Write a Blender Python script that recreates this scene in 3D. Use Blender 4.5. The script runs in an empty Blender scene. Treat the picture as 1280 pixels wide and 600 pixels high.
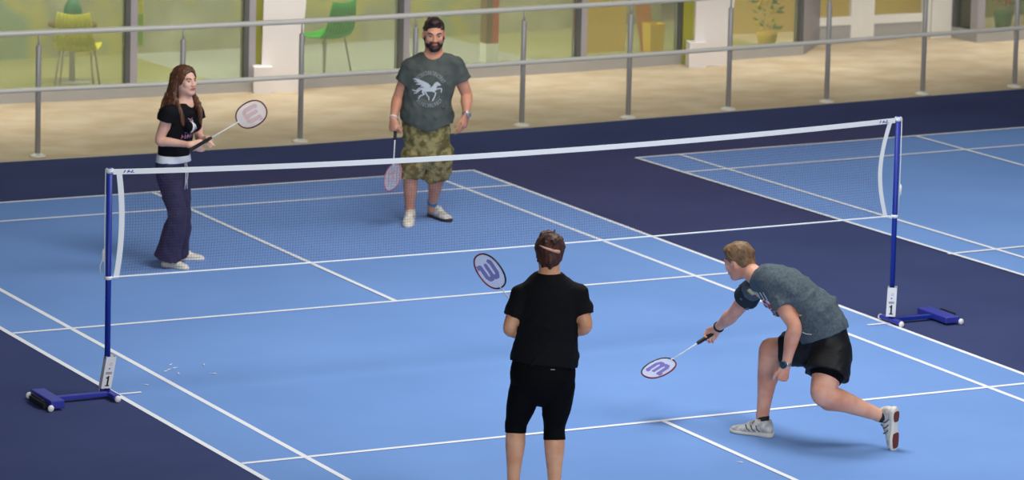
import bpy, math, random
import numpy as np
from mathutils import Vector
from mathutils.bvhtree import BVHTree

S = bpy.context.scene
COL = S.collection
V3 = lambda *a: np.array(a, dtype=float)
def nrm(v):
    v = np.array(v, dtype=float); return v/np.linalg.norm(v)

# ------------------------------------------------------------------ camera
CF, CYAW, CPIT, CROL = 5167.93, 0.483509798, -0.124593787, 0.0241042235
CAM = V3(-13.2785422, -25.0068186, 6.41845653)
CCY = -62.8832413
CFW = V3(math.cos(CPIT)*math.sin(CYAW), math.cos(CPIT)*math.cos(CYAW), math.sin(CPIT))
_r = V3(math.cos(CYAW), -math.sin(CYAW), 0); _u = np.cross(_r, CFW)
CRT = math.cos(CROL)*_r+math.sin(CROL)*_u
CUP = -math.sin(CROL)*_r+math.cos(CROL)*_u
FH = V3(math.sin(CYAW), math.cos(CYAW), 0)      # horizontal view direction
RH = V3(math.cos(CYAW), -math.sin(CYAW), 0)     # horizontal right of view
UP = V3(0, 0, 1)
def ray(px, py): return CFW*CF+CRT*(px-640)-CUP*(py-CCY)
def gr(px, py, z=0.0):
    d = ray(px, py); return CAM+d*((z-CAM[2])/d[2])
def planept(px, py, A, n):
    d = ray(px, py); return CAM+d*(np.dot(A-CAM, n)/np.dot(d, n))
def joint_finder(anchor):
    "survey a point from the photograph: pixel + metres towards the camera from the anchor"
    def J(px, py, w=0.0):
        d = ray(px, py); return CAM+d*((np.dot(anchor-CAM, FH)-w)/np.dot(d, FH))
    return J

cam = bpy.data.cameras.new('camera'); co = bpy.data.objects.new('camera', cam); COL.objects.link(co)
from mathutils import Matrix
M = Matrix(((CRT[0], CUP[0], -CFW[0], CAM[0]), (CRT[1], CUP[1], -CFW[1], CAM[1]), (CRT[2], CUP[2], -CFW[2], CAM[2]), (0, 0, 0, 1)))
co.matrix_world = M
cam.sensor_fit = 'HORIZONTAL'; cam.sensor_width = 36; cam.lens = CF/1280*36
cam.shift_y = -(300-CCY)/1280
cam.clip_end = 300; cam.clip_start = .5
cam.dof.use_dof = True; cam.dof.focus_distance = 26.4; cam.dof.aperture_fstop = 4.0
S.camera = co

# ------------------------------------------------------------------ materials
def srgb(c):
    if isinstance(c, str): c = [int(c[i:i+2], 16)/255 for i in (0, 2, 4)]
    return tuple((x/12.92 if x <= .04045 else ((x+.055)/1.055)**2.4) for x in c)+(1,)
def mat(name, col, rough=.6, metal=0, spec=.5, noise=None, bump=None, col2=None, stretch=(1, 1, 1), emit=None, sss=0, coord='Object', ramp=(.35, .65)):
    m = bpy.data.materials.new(name); m.use_nodes = True; nt = m.node_tree; N = nt.nodes; L = nt.links
    b = N['Principled BSDF']; b.inputs['Base Color'].default_value = srgb(col)
    b.inputs['Roughness'].default_value = rough; b.inputs['Metallic'].default_value = metal
    b.inputs['Specular IOR Level'].default_value = spec
    if sss: b.inputs['Subsurface Weight'].default_value = sss; b.inputs['Subsurface Radius'].default_value = (.02, .008, .004)
    tc = N.new('ShaderNodeTexCoord'); mp = N.new('ShaderNodeMapping'); L.new(tc.outputs[coord], mp.inputs[0]); mp.inputs['Scale'].default_value = stretch
    if noise:
        t = N.new('ShaderNodeTexNoise'); t.inputs['Scale'].default_value = noise; t.inputs['Detail'].default_value = 4
        L.new(mp.outputs[0], t.inputs['Vector'])
        r = N.new('ShaderNodeValToRGB'); L.new(t.outputs[0], r.inputs[0]); L.new(r.outputs[0], b.inputs['Base Color'])
        r.color_ramp.elements[0].position = ramp[0]; r.color_ramp.elements[1].position = ramp[1]
        r.color_ramp.elements[0].color = srgb(col); r.color_ramp.elements[1].color = srgb(col2 or col)
    if bump:
        t2 = N.new('ShaderNodeTexNoise'); t2.inputs['Scale'].default_value = bump[0]; t2.inputs['Detail'].default_value = 3
        L.new(mp.outputs[0], t2.inputs['Vector'])
        bp = N.new('ShaderNodeBump'); bp.inputs['Strength'].default_value = bump[1]; bp.inputs['Distance'].default_value = bump[2]
        L.new(t2.outputs[0], bp.inputs['Height']); L.new(bp.outputs[0], b.inputs['Normal'])
    return m

MT = {}
MT['navy'] = mat('navy_floor', '3C456C', .9, spec=.03, noise=.9, col2='414A72', bump=(60, .15, .002))
MT['blue'] = mat('blue_court', '7297D2', .9, spec=.03, noise=.7, col2='789DD8', bump=(60, .15, .002))
MT['line'] = mat('line_white', 'ECEFF4', .7, spec=.15)
MT['beige'] = mat('beige_stone', 'BCA888', .6, spec=.1, noise=2.3, col2='CDBDA1', stretch=(1, 1.2, 1))
MT['steel'] = mat('brushed_steel', 'ABA7A4', .4, metal=.15)
MT['rail'] = mat('rail_steel', 'E4E0D4', .4, metal=.1)
MT['postblue'] = mat('blue_paint', '0C2A90', .5)
MT['boxblue'] = mat('blue_box_paint', '3038A0', .45)
MT['white'] = mat('white_plastic', 'E6E6E4', .4)
MT['tape'] = mat('net_tape', 'E9ECEC', .6)
MT['netdark'] = mat('net_cord', '54283E', .8)
MT['black'] = mat('black_rubber', '131418', .6)
MT['ink'] = mat('black_ink', '101014', .6)
MT['inkred'] = mat('red_ink', 'B03050', .6)
MT['inkblue'] = mat('blue_ink', '2A47A8', .6)
MT['grey'] = mat('grey_frame', 'ABA6AC', .45)
MT['darkgrey'] = mat('dark_gasket', '5E605F', .5)
MT['plinth'] = mat('grey_plinth', 'B0AEAA', .5)
MT['olive'] = mat('olive_panel', '9C9A2C', .5)
MT['colwhite'] = mat('column_white', 'F2ECE9', .6)
MT['whiteframe'] = mat('white_frame', 'F0EDE4', .45)
MT['yellow'] = mat('yellow_plastic', 'F2E408', .4)
MT['green'] = mat('green_plastic', '12B412', .4)
MT['dgreen'] = mat('dark_green', '0E6A3A', .5)
MT['orange'] = mat('orange_fabric', 'C87A30', .7)
MT['amber'] = mat('amber_plastic', 'EBC02A', .5)
MT['hairbr'] = mat('brown_hair', '3A1E10', .5, noise=90, col2='6A4024', stretch=(1, 1, .06), bump=(120, .4, .002), ramp=(.3, .75))
MT['hairdk'] = mat('dark_brown_hair', '1E0F0A', .5, noise=60, col2='3A2015', bump=(120, .5, .003))
MT['hairbun'] = mat('auburn_hair', '22100A', .6, noise=35, col2='5A301C', bump=(60, .7, .005), stretch=(1.4, 1.4, .5))
MT['hairbl'] = mat('sandy_hair', '5E452E', .6, noise=40, col2='8C6C4A', bump=(110, .6, .004), stretch=(1, 1, .5))
def skin(name, c, c2): return mat(name, c, .5, noise=9, col2=c2, sss=.06, spec=.35)
MT['skinA'] = skin('skin_pale', 'DAA68E', 'E6BAA4')
MT['skinB'] = skin('skin_warm', 'C4866A', 'D49A7E')
MT['skinC'] = skin('skin_rosy', 'CE8E74', 'E2AA90')
MT['skinD'] = skin('skin_light', 'D0946E', 'DEAA88')
MT['lip'] = mat('lip', 'A8574E', .45)
MT['eyewhite'] = mat('eye_white', '94857C', .5)
MT['iris'] = mat('iris', '2A2220', .3)
MT['tblack'] = mat('black_cotton', '0B0B0F', .85, spec=.2, bump=(160, .3, .002))
MT['tights'] = mat('black_stretch', '060608', .8, spec=.12)
MT['tgrey'] = mat('charcoal_cotton', '4A504C', .9, spec=.2, noise=14, col2='555B56', bump=(160, .3, .002))
MT['theather'] = mat('heather_slate', '4C575F', .9, spec=.15, noise=60, col2='5C6870', bump=(160, .2, .001))
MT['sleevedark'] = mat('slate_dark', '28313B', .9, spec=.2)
MT['shortblack'] = mat('black_nylon', '0D0D10', .6, spec=.35)
MT['navypants'] = mat('navy_velour', '1F2142', .85, noise=12, col2='2A2B4C')
MT['camo'] = mat('olive_camouflage', '665C38', .9, noise=15, col2='9C9060', spec=.2, ramp=(.42, .56))
MT['shoewhite'] = mat('shoe_offwhite', 'CFC8BA', .55, noise=40, col2='E4DFD4')
MT['shoesilver'] = mat('shoe_silver', '9C9A94', .45, noise=24, col2='DCD9D2')
MT['sole'] = mat('sole_white', 'DCD6C8', .6)
MT['solered'] = mat('sole_red_rubber', '6E2A22', .7)
MT['soleblack'] = mat('sole_black', '1B1B1F', .7)
MT['sockblue'] = mat('blue_sock', '1F86B4', .8)
MT['sockdark'] = mat('dark_sock', '1D1D24', .8)
MT['printgrey'] = mat('print_pale_grey', 'B9BFC4', .8)
MT['printdim'] = mat('print_faded_grey', '767C7C', .8)
MT['printpink'] = mat('print_pink', 'B46A96', .8)
MT['printlil'] = mat('print_lilac', '8E6C9C', .8)
MT['printyel'] = mat('print_yellow', 'C8BE4E', .8)
MT['printred'] = mat('print_red', 'B03A44', .8)
MT['printwht'] = mat('print_white', 'D8D4D8', .8)
MT['printpur'] = mat('print_purple', '5E3C7C', .8)
MT['bandwhite'] = mat('waistband_white', 'D5D9DF', .8)
MT['racketwhite'] = mat('racket_white', 'E8E8EC', .35)
MT['racketred'] = mat('racket_dark_red', '7A1830', .35)
MT['racketpink'] = mat('racket_crimson', 'B4708A', .35)
MT['racketnavy'] = mat('racket_black_navy', '1E1C30', .35)
MT['racketbrown'] = mat('racket_maroon', '5C2E2A', .35)
MT['string'] = mat('string_white', 'E2E2F0', .5)
MT['logopur'] = mat('logo_purple', '8E82C8', .6)
MT['logored'] = mat('logo_red', 'C83A5E', .6)
MT['logopea'] = mat('logo_peach', 'DD9A74', .6)
MT['clip'] = mat('clip_peach', 'D9A08C', .4)
MT['gold'] = mat('silver_watch', 'B8B8BC', .3, metal=.8)
MT['dial'] = mat('dark_dial', '1B3B48', .3)
MT['brownpanel'] = mat('brown_panel', '7A5A28', .6)
MT['tan'] = mat('tan_blind', 'FFE89C', .8)
MT['flower'] = mat('red_flower', 'CC4A2A', .7)

# glass: tinted, slightly milky
def glass(name, tint, milk, f):
    m = bpy.data.materials.new(name); m.use_nodes = True; nt = m.node_tree; N = nt.nodes; L = nt.links
    N.remove(N['Principled BSDF']); out = N['Material Output']
    t = N.new('ShaderNodeBsdfTransparent'); t.inputs[0].default_value = srgb(tint)
    d = N.new('ShaderNodeBsdfDiffuse'); d.inputs[0].default_value = srgb(milk)
    g = N.new('ShaderNodeBsdfGlossy'); g.inputs['Roughness'].default_value = .08
    a = N.new('ShaderNodeMixShader'); a.inputs[0].default_value = f; L.new(t.outputs[0], a.inputs[1]); L.new(d.outputs[0], a.inputs[2])
    fr = N.new('ShaderNodeFresnel'); fr.inputs[0].default_value = 1.35
    c = N.new('ShaderNodeMixShader'); L.new(fr.outputs[0], c.inputs[0]); L.new(a.outputs[0], c.inputs[1]); L.new(g.outputs[0], c.inputs[2])
    L.new(c.outputs[0], out.inputs[0]); return m
MT['glass'] = glass('green_tinted_glass', 'EEF2E8', 'C6CDB6', .17)
def halfclear(name, col, f):
    m = bpy.data.materials.new(name); m.use_nodes = True; nt = m.node_tree; N = nt.nodes; L = nt.links
    N.remove(N['Principled BSDF']); out = N['Material Output']
    t = N.new('ShaderNodeBsdfTransparent'); d = N.new('ShaderNodeBsdfDiffuse'); d.inputs[0].default_value = srgb(col)
    a = N.new('ShaderNodeMixShader'); a.inputs[0].default_value = f; L.new(t.outputs[0], a.inputs[1]); L.new(d.outputs[0], a.inputs[2]); L.new(a.outputs[0], out.inputs[0]); return m

# ------------------------------------------------------------------ object helpers
def link(name, me, mats, parent=None, smooth=False):
    if not isinstance(mats, (list, tuple)): mats = [mats]
    for m in mats: me.materials.append(MT[m] if isinstance(m, str) else m)
    o = bpy.data.objects.new(name, me); COL.objects.link(o)
    if parent is not None:
        o.parent = parent
        o.matrix_parent_inverse = parent.matrix_basis.inverted()
    if smooth: me.polygons.foreach_set('use_smooth', [True]*len(me.polygons))
    return o
def tag(o, label=None, cat=None, group=None, kind=None):
    if label: o['label'] = label
    if cat: o['category'] = cat
    if group: o['group'] = group
    if kind: o['kind'] = kind
    return o
def empty(name, loc, label, cat, group=None):
    o = bpy.data.objects.new(name, None); COL.objects.link(o); o.location = loc; o.empty_display_size = .1
    return tag(o, label, cat, group)
class MB:
    def __init__(s): s.v = []; s.f = []; s.m = []
    def quad(s, pts, m=0):
        n = len(s.v); s.v += [tuple(p) for p in pts]; s.f.append(tuple(range(n, n+len(pts)))); s.m.append(m); return s
    def box(s, c, ax, ay, az, m=0):
        "c centre, ax ay az half vectors"
        c, ax, ay, az = map(lambda q: np.array(q, float), (c, ax, ay, az)); n = len(s.v)
        for i in (-1, 1):
            for j in (-1, 1):
                for k in (-1, 1): s.v.append(tuple(c+i*ax+j*ay+k*az))
        fs = [(0, 1, 3, 2), (4, 6, 7, 5), (0, 4, 5, 1), (2, 3, 7, 6), (0, 2, 6, 4), (1, 5, 7, 3)]
        if np.dot(np.cross(ax, ay), az) < 0: fs = [f[::-1] for f in fs]
        for f in fs: s.f.append(tuple(n+i for i in f)); s.m.append(m)
        return s
    def aabb(s, a, b, m=0):
        a = np.array(a, float); b = np.array(b, float); h = (b-a)/2
        return s.box((a+b)/2, (h[0], 0, 0), (0, h[1], 0), (0, 0, h[2]), m)
    def tube(s, pts, r, seg=10, m=0, cap=True, closed=False):
        pts = [np.array(p, float) for p in pts]; K = len(pts); rs = r if isinstance(r, (list, tuple, np.ndarray)) else [r]*K
        n0 = len(s.v); ref = None
        for i in range(K):
            if closed: t = pts[(i+1) % K]-pts[i-1]
            else: t = pts[min(i+1, K-1)]-pts[max(i-1, 0)]
            t = nrm(t)
            if ref is None: ref = nrm(np.cross(t, (0, 0, 1) if abs(t[2]) < .9 else (1, 0, 0)))
            ref = nrm(ref-t*np.dot(ref, t)); o = np.cross(t, ref)
            for k in range(seg):
                a = 2*math.pi*k/seg; s.v.append(tuple(pts[i]+rs[i]*(math.cos(a)*ref+math.sin(a)*o)))
        for i in range(K if closed else K-1):
            for k in range(seg):
                a = n0+i*seg; b = n0+((i+1) % K)*seg; s.f.append((a+k, a+(k+1) % seg, b+(k+1) % seg, b+k)); s.m.append(m)
        if cap and not closed:
            s.f.append(tuple(n0+k for k in range(seg))[::-1]); s.m.append(m)
            s.f.append(tuple(n0+(K-1)*seg+k for k in range(seg))); s.m.append(m)
        return s
    def ball(s, c, r, seg=12, m=0, ax=None):
        c = np.array(c, float); n0 = len(s.v); R_ = seg//2
        rr = np.array(r if hasattr(r, '__len__') else (r, r, r), float); A = np.eye(3) if ax is None else np.array(ax)
        for i in range(R_+1):
            th = math.pi*i/R_
            for k in range(seg):
                ph = 2*math.pi*k/seg; p = rr*np.array((math.sin(th)*math.cos(ph), math.sin(th)*math.sin(ph), math.cos(th)))
                s.v.append(tuple(c+p@A))
        for i in range(R_):
            for k in range(seg):
                a = n0+i*seg; b = a+seg; s.f.append((a+k, b+k, b+(k+1) % seg, a+(k+1) % seg)); s.m.append(m)
        return s
    def build(s, name, mats, parent=None, smooth=False, bevel=0):
        me = bpy.data.meshes.new(name); me.from_pydata(s.v, [], s.f); me.update()
        o = link(name, me, mats, parent, smooth); me.polygons.foreach_set('material_index', s.m)
        if bevel:
            b = o.modifiers.new('bevel', 'BEVEL'); b.width = bevel; b.segments = 2; b.limit_method = 'ANGLE'
        return o

# ------------------------------------------------------------------ implicit surface engine
F32 = np.float32
class Chain:
    def __init__(s, pts, w, d=None, side=(1, 0, 0), sub=5):
        s.p = [np.array(p, float) for p in pts]; s.w = list(w); s.d = list(d or w); s.side = nrm(side); s.sub = sub
    def at(s, t):
        n = len(s.p)-1; t = min(max(t, 0), n); i = min(int(t), n-1); u = t-i
        def cr(a):
            p0 = a[max(i-1, 0)]; p1 = a[i]; p2 = a[i+1]; p3 = a[min(i+2, n)]
            if i == 0: p0 = 2*p1-p2
            if i == n-1: p3 = 2*p2-p1
            return .5*((2*p1)+(-p0+p2)*u+(2*p0-5*p1+4*p2-p3)*u*u+(-p0+3*p1-3*p2+p3)*u**3)
        return cr(s.p), cr(s.w), cr(s.d)
    def sample(s, t0=0, t1=None, inf=0):
        if t1 is None: t1 = len(s.p)-1
        k = max(2, int(math.ceil((t1-t0)*s.sub))+1)
        q = [s.at(t) for t in np.linspace(t0, t1, k)]
        return [a[0] for a in q], [a[1]+inf for a in q], [a[2]+inf for a in q]
def limb(a, b, c, ra, side=(1, 0, 0)):
    "limb through three joints; ra = radii at a, mid, b, below b, near c, c"
    a, b, c = map(lambda q: np.array(q, float), (a, b, c))
    return Chain([a, a+(b-a)*.5, b, b+(c-b)*.3, b+(c-b)*.7, c], [r if not hasattr(r, '__len__') else r[0] for r in ra], [r if not hasattr(r, '__len__') else r[1] for r in ra], side)
class Field:
    def __init__(s, h=.005): s.h = h; s.ops = []
    def chain(s, ch, t0=0, t1=None, inf=0, k=.02, flat=(0, 0), grow=None):
        P, W, D = ch.sample(t0, t1, inf)
        if grow is not None:
            W = [w+grow*i/(len(W)-1) for i, w in enumerate(W)]; D = [w+grow*i/(len(D)-1) for i, w in enumerate(D)]
        s.ops.append(('chain', P, W, D, ch.side, k, flat)); return s
    def cone(s, a, b, ra, rb=None, k=.015, op='cone'):
        s.ops.append((op, np.array(a, float), np.array(b, float), ra, ra if rb is None else rb, k)); return s
    def ell(s, c, r, A=None, k=.015, op='ell'):
        s.ops.append((op, np.array(c, float), np.array(r, float), np.eye(3) if A is None else np.array(A), k)); return s
    def cut(s, p, n):        # keep the side the normal points away from
        s.ops.append(('cut', np.array(p, float), nrm(n))); return s
    def disp(s, fn): s.ops.append(('disp', fn)); return s
    def mesh(s):
        h = s.h; lo = np.full(3, 1e9); hi = -lo; bb = []
        for o in s.ops:
            if o[0] == 'chain':
                P = np.array(o[1]); R = max(max(o[2]), max(o[3])); a, b = P.min(0)-R, P.max(0)+R; m = o[5]+.012
            elif o[0] in ('cone', 'scone'):
                R = max(o[3], o[4]); a, b = np.minimum(o[1], o[2])-R, np.maximum(o[1], o[2])+R; m = o[5]+.012
            elif o[0] in ('ell', 'sell'):
                e = np.abs(o[3]*o[2][:, None]); e = np.sqrt((e**2).sum(0)); a, b = o[1]-e, o[1]+e; m = o[4]+.012
            else: bb.append(None); continue
            bb.append((a-m, b+m))
            if not o[0].startswith('s'): lo = np.minimum(lo, a-.02); hi = np.maximum(hi, b+.02)
        n = np.ceil((hi-lo)/h).astype(int)+1
        D = np.full(n, .05, F32); X = [(lo[i]+h*np.arange(n[i])).astype(F32) for i in range(3)]
        for o, b in zip(s.ops, bb):
            if b is None: sl = [slice(0, n[i]) for i in range(3)]
            else:
                i0 = np.clip(np.floor((b[0]-lo)/h).astype(int), 0, n); i1 = np.clip(np.ceil((b[1]-lo)/h).astype(int)+1, 0, n)
                if (i1 <= i0).any(): continue
                sl = [slice(i0[i], i1[i]) for i in range(3)]
            x = X[0][sl[0]][:, None, None]; y = X[1][sl[1]][None, :, None]; z = X[2][sl[2]][None, None, :]
            sl = tuple(sl)
            if o[0] == 'chain':
                _, P, W, DD, side, k, flat = o; d = None
                for j in range(len(P)-1):
                    d1 = seg(x, y, z, P[j], P[j+1], W[j], W[j+1], DD[j], DD[j+1], side)
                    d = d1 if d is None else np.minimum(d, d1)
                if flat[0]:
                    t = nrm(P[0]-P[1]); q = P[0]; d = np.maximum(d, (x-F32(q[0]))*F32(t[0])+(y-F32(q[1]))*F32(t[1])+(z-F32(q[2]))*F32(t[2]))
                if flat[1]:
                    t = nrm(P[-1]-P[-2]); q = P[-1]; d = np.maximum(d, (x-F32(q[0]))*F32(t[0])+(y-F32(q[1]))*F32(t[1])+(z-F32(q[2]))*F32(t[2]))
                D[sl] = smin(D[sl], d, k)
            elif o[0] in ('cone', 'scone'):
                d = seg(x, y, z, o[1], o[2], o[3], o[4], o[3], o[4], (1, 0, 0) if abs(nrm(o[2]-o[1]+1e-9)[0]) < .8 else (0, 1, 0))
                D[sl] = smin(D[sl], d, o[5]) if o[0] == 'cone' else -smin(-D[sl], d, o[5])
            elif o[0] in ('ell', 'sell'):
                c, r, A, k = o[1:]; k0 = 0; k1 = 0
                for i in range(3):
                    u = (x-F32(c[0]))*F32(A[i][0])+(y-F32(c[1]))*F32(A[i][1])+(z-F32(c[2]))*F32(A[i][2])
                    k0 = k0+(u/F32(r[i]))**2; k1 = k1+(u/F32(r[i]**2))**2
                k0 = np.sqrt(k0); d = k0*(k0-1)/(np.sqrt(k1)+F32(1e-6))
                D[sl] = smin(D[sl], d, k) if o[0] == 'ell' else -smin(-D[sl], d, k)
            elif o[0] == 'cut':
                p, t = o[1:]; D[sl] = np.maximum(D[sl], (x-F32(p[0]))*F32(t[0])+(y-F32(p[1]))*F32(t[1])+(z-F32(p[2]))*F32(t[2]))
            elif o[0] == 'disp':
                mk = np.abs(D) < .03; I = np.nonzero(mk)
                D[mk] += o[1](X[0][I[0]], X[1][I[1]], X[2][I[2]]).astype(F32)
        return nets(D, lo, h)
    def build(s, name, mats, parent=None, smooth_it=1):
        v, f = s.mesh()
        for _ in range(smooth_it):
            e = np.concatenate([f[:, [0, 1]], f[:, [1, 2]], f[:, [2, 3]], f[:, [3, 0]]]); acc = np.zeros_like(v); cnt = np.zeros(len(v))
            for i in range(3): acc[:, i] = np.bincount(e[:, 0], v[e[:, 1], i], len(v))+np.bincount(e[:, 1], v[e[:, 0], i], len(v))
            cnt = np.bincount(e[:, 0], None, len(v))+np.bincount(e[:, 1], None, len(v))
            v = v*.5+.5*acc/np.maximum(cnt, 1)[:, None]
        me = bpy.data.meshes.new(name); me.vertices.add(len(v)); me.vertices.foreach_set('co', v.astype(F32).ravel())
        me.loops.add(len(f)*4); me.loops.foreach_set('vertex_index', f.astype(np.int32).ravel())
        me.polygons.add(len(f)); me.polygons.foreach_set('loop_start', np.arange(0, len(f)*4, 4, dtype=np.int32))
        me.update(calc_edges=True); me.validate()
        o = link(name, me, mats, parent, True); return o
def seg(x, y, z, a, b, wa, wb, da, db, side):
    ax = np.array(b)-np.array(a); L = max(np.linalg.norm(ax), 1e-5); n = ax/L if L > 1e-4 else V3(0, 0, 1); s = np.array(side, float); s = s-n*np.dot(s, n)
    if np.linalg.norm(s) < 1e-3: s = np.cross(n, (0.3, .9, .1))
    s = nrm(s); o = np.cross(n, s)
    px, py, pz = x-F32(a[0]), y-F32(a[1]), z-F32(a[2])
    dot = lambda u: px*F32(u[0])+py*F32(u[1])+pz*F32(u[2])
    ta = dot(n); t = np.clip(ta/F32(L), 0, 1); va = ta-t*F32(L); vs = dot(s); vo = dot(o)
    w = F32(wa)+t*F32(wb-wa); d = F32(da)+t*F32(db-da); m = np.minimum(w, d)
    k0 = np.sqrt((vs/w)**2+(vo/d)**2+(va/m)**2); k1 = np.sqrt((vs/w**2)**2+(vo/d**2)**2+(va/m**2)**2)
    return k0*(k0-1)/(k1+F32(1e-6))
def smin(a, b, k):
    if k <= 0: return np.minimum(a, b)
    hh = np.maximum(k-np.abs(a-b), 0)/F32(k); return (np.minimum(a, b)-hh*hh*F32(k*.25)).astype(F32)
def nets(D, lo, h):
    ins = D < 0; n = np.array(D.shape)
    cnt = np.zeros(n-1, np.uint8)
    for i in (0, 1):
        for j in (0, 1):
            for k in (0, 1): cnt += ins[i:n[0]-1+i, j:n[1]-1+j, k:n[2]-1+k]
    act = (cnt > 0) & (cnt < 8); idx = np.full(act.shape, -1, np.int64); C = np.argwhere(act); idx[act] = np.arange(len(C))
    pos = np.zeros((len(C), 3)); num = np.zeros(len(C))
    corners = [(i, j, k) for i in (0, 1) for j in (0, 1) for k in (0, 1)]
    val = {c: D[C[:, 0]+c[0], C[:, 1]+c[1], C[:, 2]+c[2]].astype(float) for c in corners}
    for c in corners:
        for ax in range(3):
            if c[ax] == 0:
                c2 = list(c); c2[ax] = 1; c2 = tuple(c2); a, b = val[c], val[c2]; m = (a < 0) != (b < 0)
                t = np.where(m, a/np.where(m, a-b, 1), 0)
                p = np.tile(np.array(c, float), (len(C), 1)); p[:, ax] += t
                pos += p*m[:, None]; num += m
    v = lo+h*(C+pos/np.maximum(num, 1)[:, None])
    fs = []
    for ax in range(3):
        o1, o2 = [(1, 2), (2, 0), (0, 1)][ax]
        A = [slice(0, n[i]) for i in range(3)]; B = list(A); A[ax] = slice(0, n[ax]-1); B[ax] = slice(1, n[ax])
        a = ins[tuple(A)]; b = ins[tuple(B)]; ch = a != b; E = np.argwhere(ch)
        E = E[(E[:, o1] > 0) & (E[:, o2] > 0) & (E[:, o1] < n[o1]-1) & (E[:, o2] < n[o2]-1)]
        fl = a[E[:, 0], E[:, 1], E[:, 2]]
        def g(d1, d2):
            q = E.copy(); q[:, o1] -= d1; q[:, o2] -= d2; return idx[q[:, 0], q[:, 1], q[:, 2]]
        Q = np.stack([g(1, 1), g(0, 1), g(0, 0), g(1, 0)], 1); Q[~fl] = Q[~fl][:, ::-1]; fs.append(Q)
    f = np.concatenate(fs); f = f[(f >= 0).all(1)]
    return v, f
def folds(seed, amp, freq, direction=None, aniso=.25):
    rs = np.random.RandomState(seed); ks = []
    for i in range(7):
        d = rs.normal(size=3)
        if direction is not None:
            u = nrm(direction); d = d-u*np.dot(d, u)*(1-aniso)
        d = nrm(d)*freq*rs.uniform(.6, 1.7); ks.append((d, rs.uniform(0, 6.28), rs.uniform(.5, 1)))
    def fn(x, y, z):
        s = 0
        for i, (d, p, a) in enumerate(ks):
            s = s+a*np.sin(d[0]*x+d[1]*y+d[2]*z+p+1.6*np.sin(d[1]*.55*x-d[2]*.5*y+d[0]*.5*z+p*2))
        s = s/2.2
        return -amp*np.where(s > 0, s**1.5 if False else s*np.abs(s), s*.35)
    return fn

# ------------------------------------------------------------------ body parts
def frame(fwd, up):
    f = nrm(fwd); u = np.array(up, float); u = nrm(u-f*np.dot(u, f)); return np.array([np.cross(f, u), f, u])   # right, fwd, up rows
def head(F, c, A, s=1., neck=None, nr=.056, male=True):
    T = lambda x, y, z: c+s*(x*A[0]+y*A[1]+z*A[2])
    R = lambda *r: s*np.array(r)
    F.ell(T(0, -.015, .032), R(.076, .096, .084), A)
    F.ell(T(0, .022, -.03), R(.062, .072, .086), A, k=.03)
    for q in (-1, 1):
        F.ell(T(q*.036, .018, -.062), R(.028, .045, .036), A, k=.025)
        F.ell(T(q*.04, .066, -.022), R(.02, .018, .02), A, k=.02)
        F.ell(T(q*.076, -.006, -.012), R(.011, .02, .032), A, k=.008)
        F.ell(T(q*.08, .0, -.01), R(.006, .009, .016), A, k=.004, op='sell')
        F.ell(T(q*.032, .1, .004), R(.018, .014, .011), A, k=.012, op='sell')
    F.ell(T(0, .07, -.094), R(.03, .024, .021), A, k=.028)
    F.cone(T(-.034, .083, .022), T(.034, .083, .022), s*.009, k=.018)
    F.cone(T(0, .09, .008), T(0, .108, -.028), s*.007, s*.011, k=.012)
    for q in (-1, 1): F.ell(T(q*.011, .1, -.032), R(.009, .011, .008), A, k=.008)
    F.ell(T(0, .09, -.058), R(.024, .012, .013), A, k=.012)
    F.cone(T(-.017, .103, -.0575), T(.017, .103, -.0575), s*.0025, k=.004, op='scone')
    if neck is not None: F.cone(T(0, -.022, -.045), neck, s*nr*.95, nr*1.05, k=.03)
    return T
def face_parts(P, c, A, s, brow, lipm='lip'):
    T = lambda x, y, z: c+s*(x*A[0]+y*A[1]+z*A[2])
    for q in (-1, 1):
        e = MB().ball(T(q*.0315, .0785, .004), s*.0118, 12).build('eye', 'eyewhite', P, True)
        MB().ball(T(q*.0315, .0855, .004), s*.0062, 10).build('iris', 'iris', e, True)
        pts = [T(q*(.014+.038*t), .0955-.022*t*t, .0185+.008*math.sin(2.6*t)) for t in np.linspace(0, 1, 7)]
        MB().tube(pts, [s*r for r in (.0035, .005, .0055, .005, .0045, .004, .002)], 6).build('eyebrow', brow, P, True)
    m = MB()
    for dz, r in ((.0035, .0042), (-.0042, .0052)):
        m.tube([T(x, .1015-14*x*x, -.0577+dz-(3*x*x if dz > 0 else -3*x*x)) for x in np.linspace(-.023, .023, 9)], [s*r*k for k in (.25, .6, .85, 1, .95, 1, .85, .6, .25)], 6)
    m.build('lips', lipm, P, True)
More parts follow.
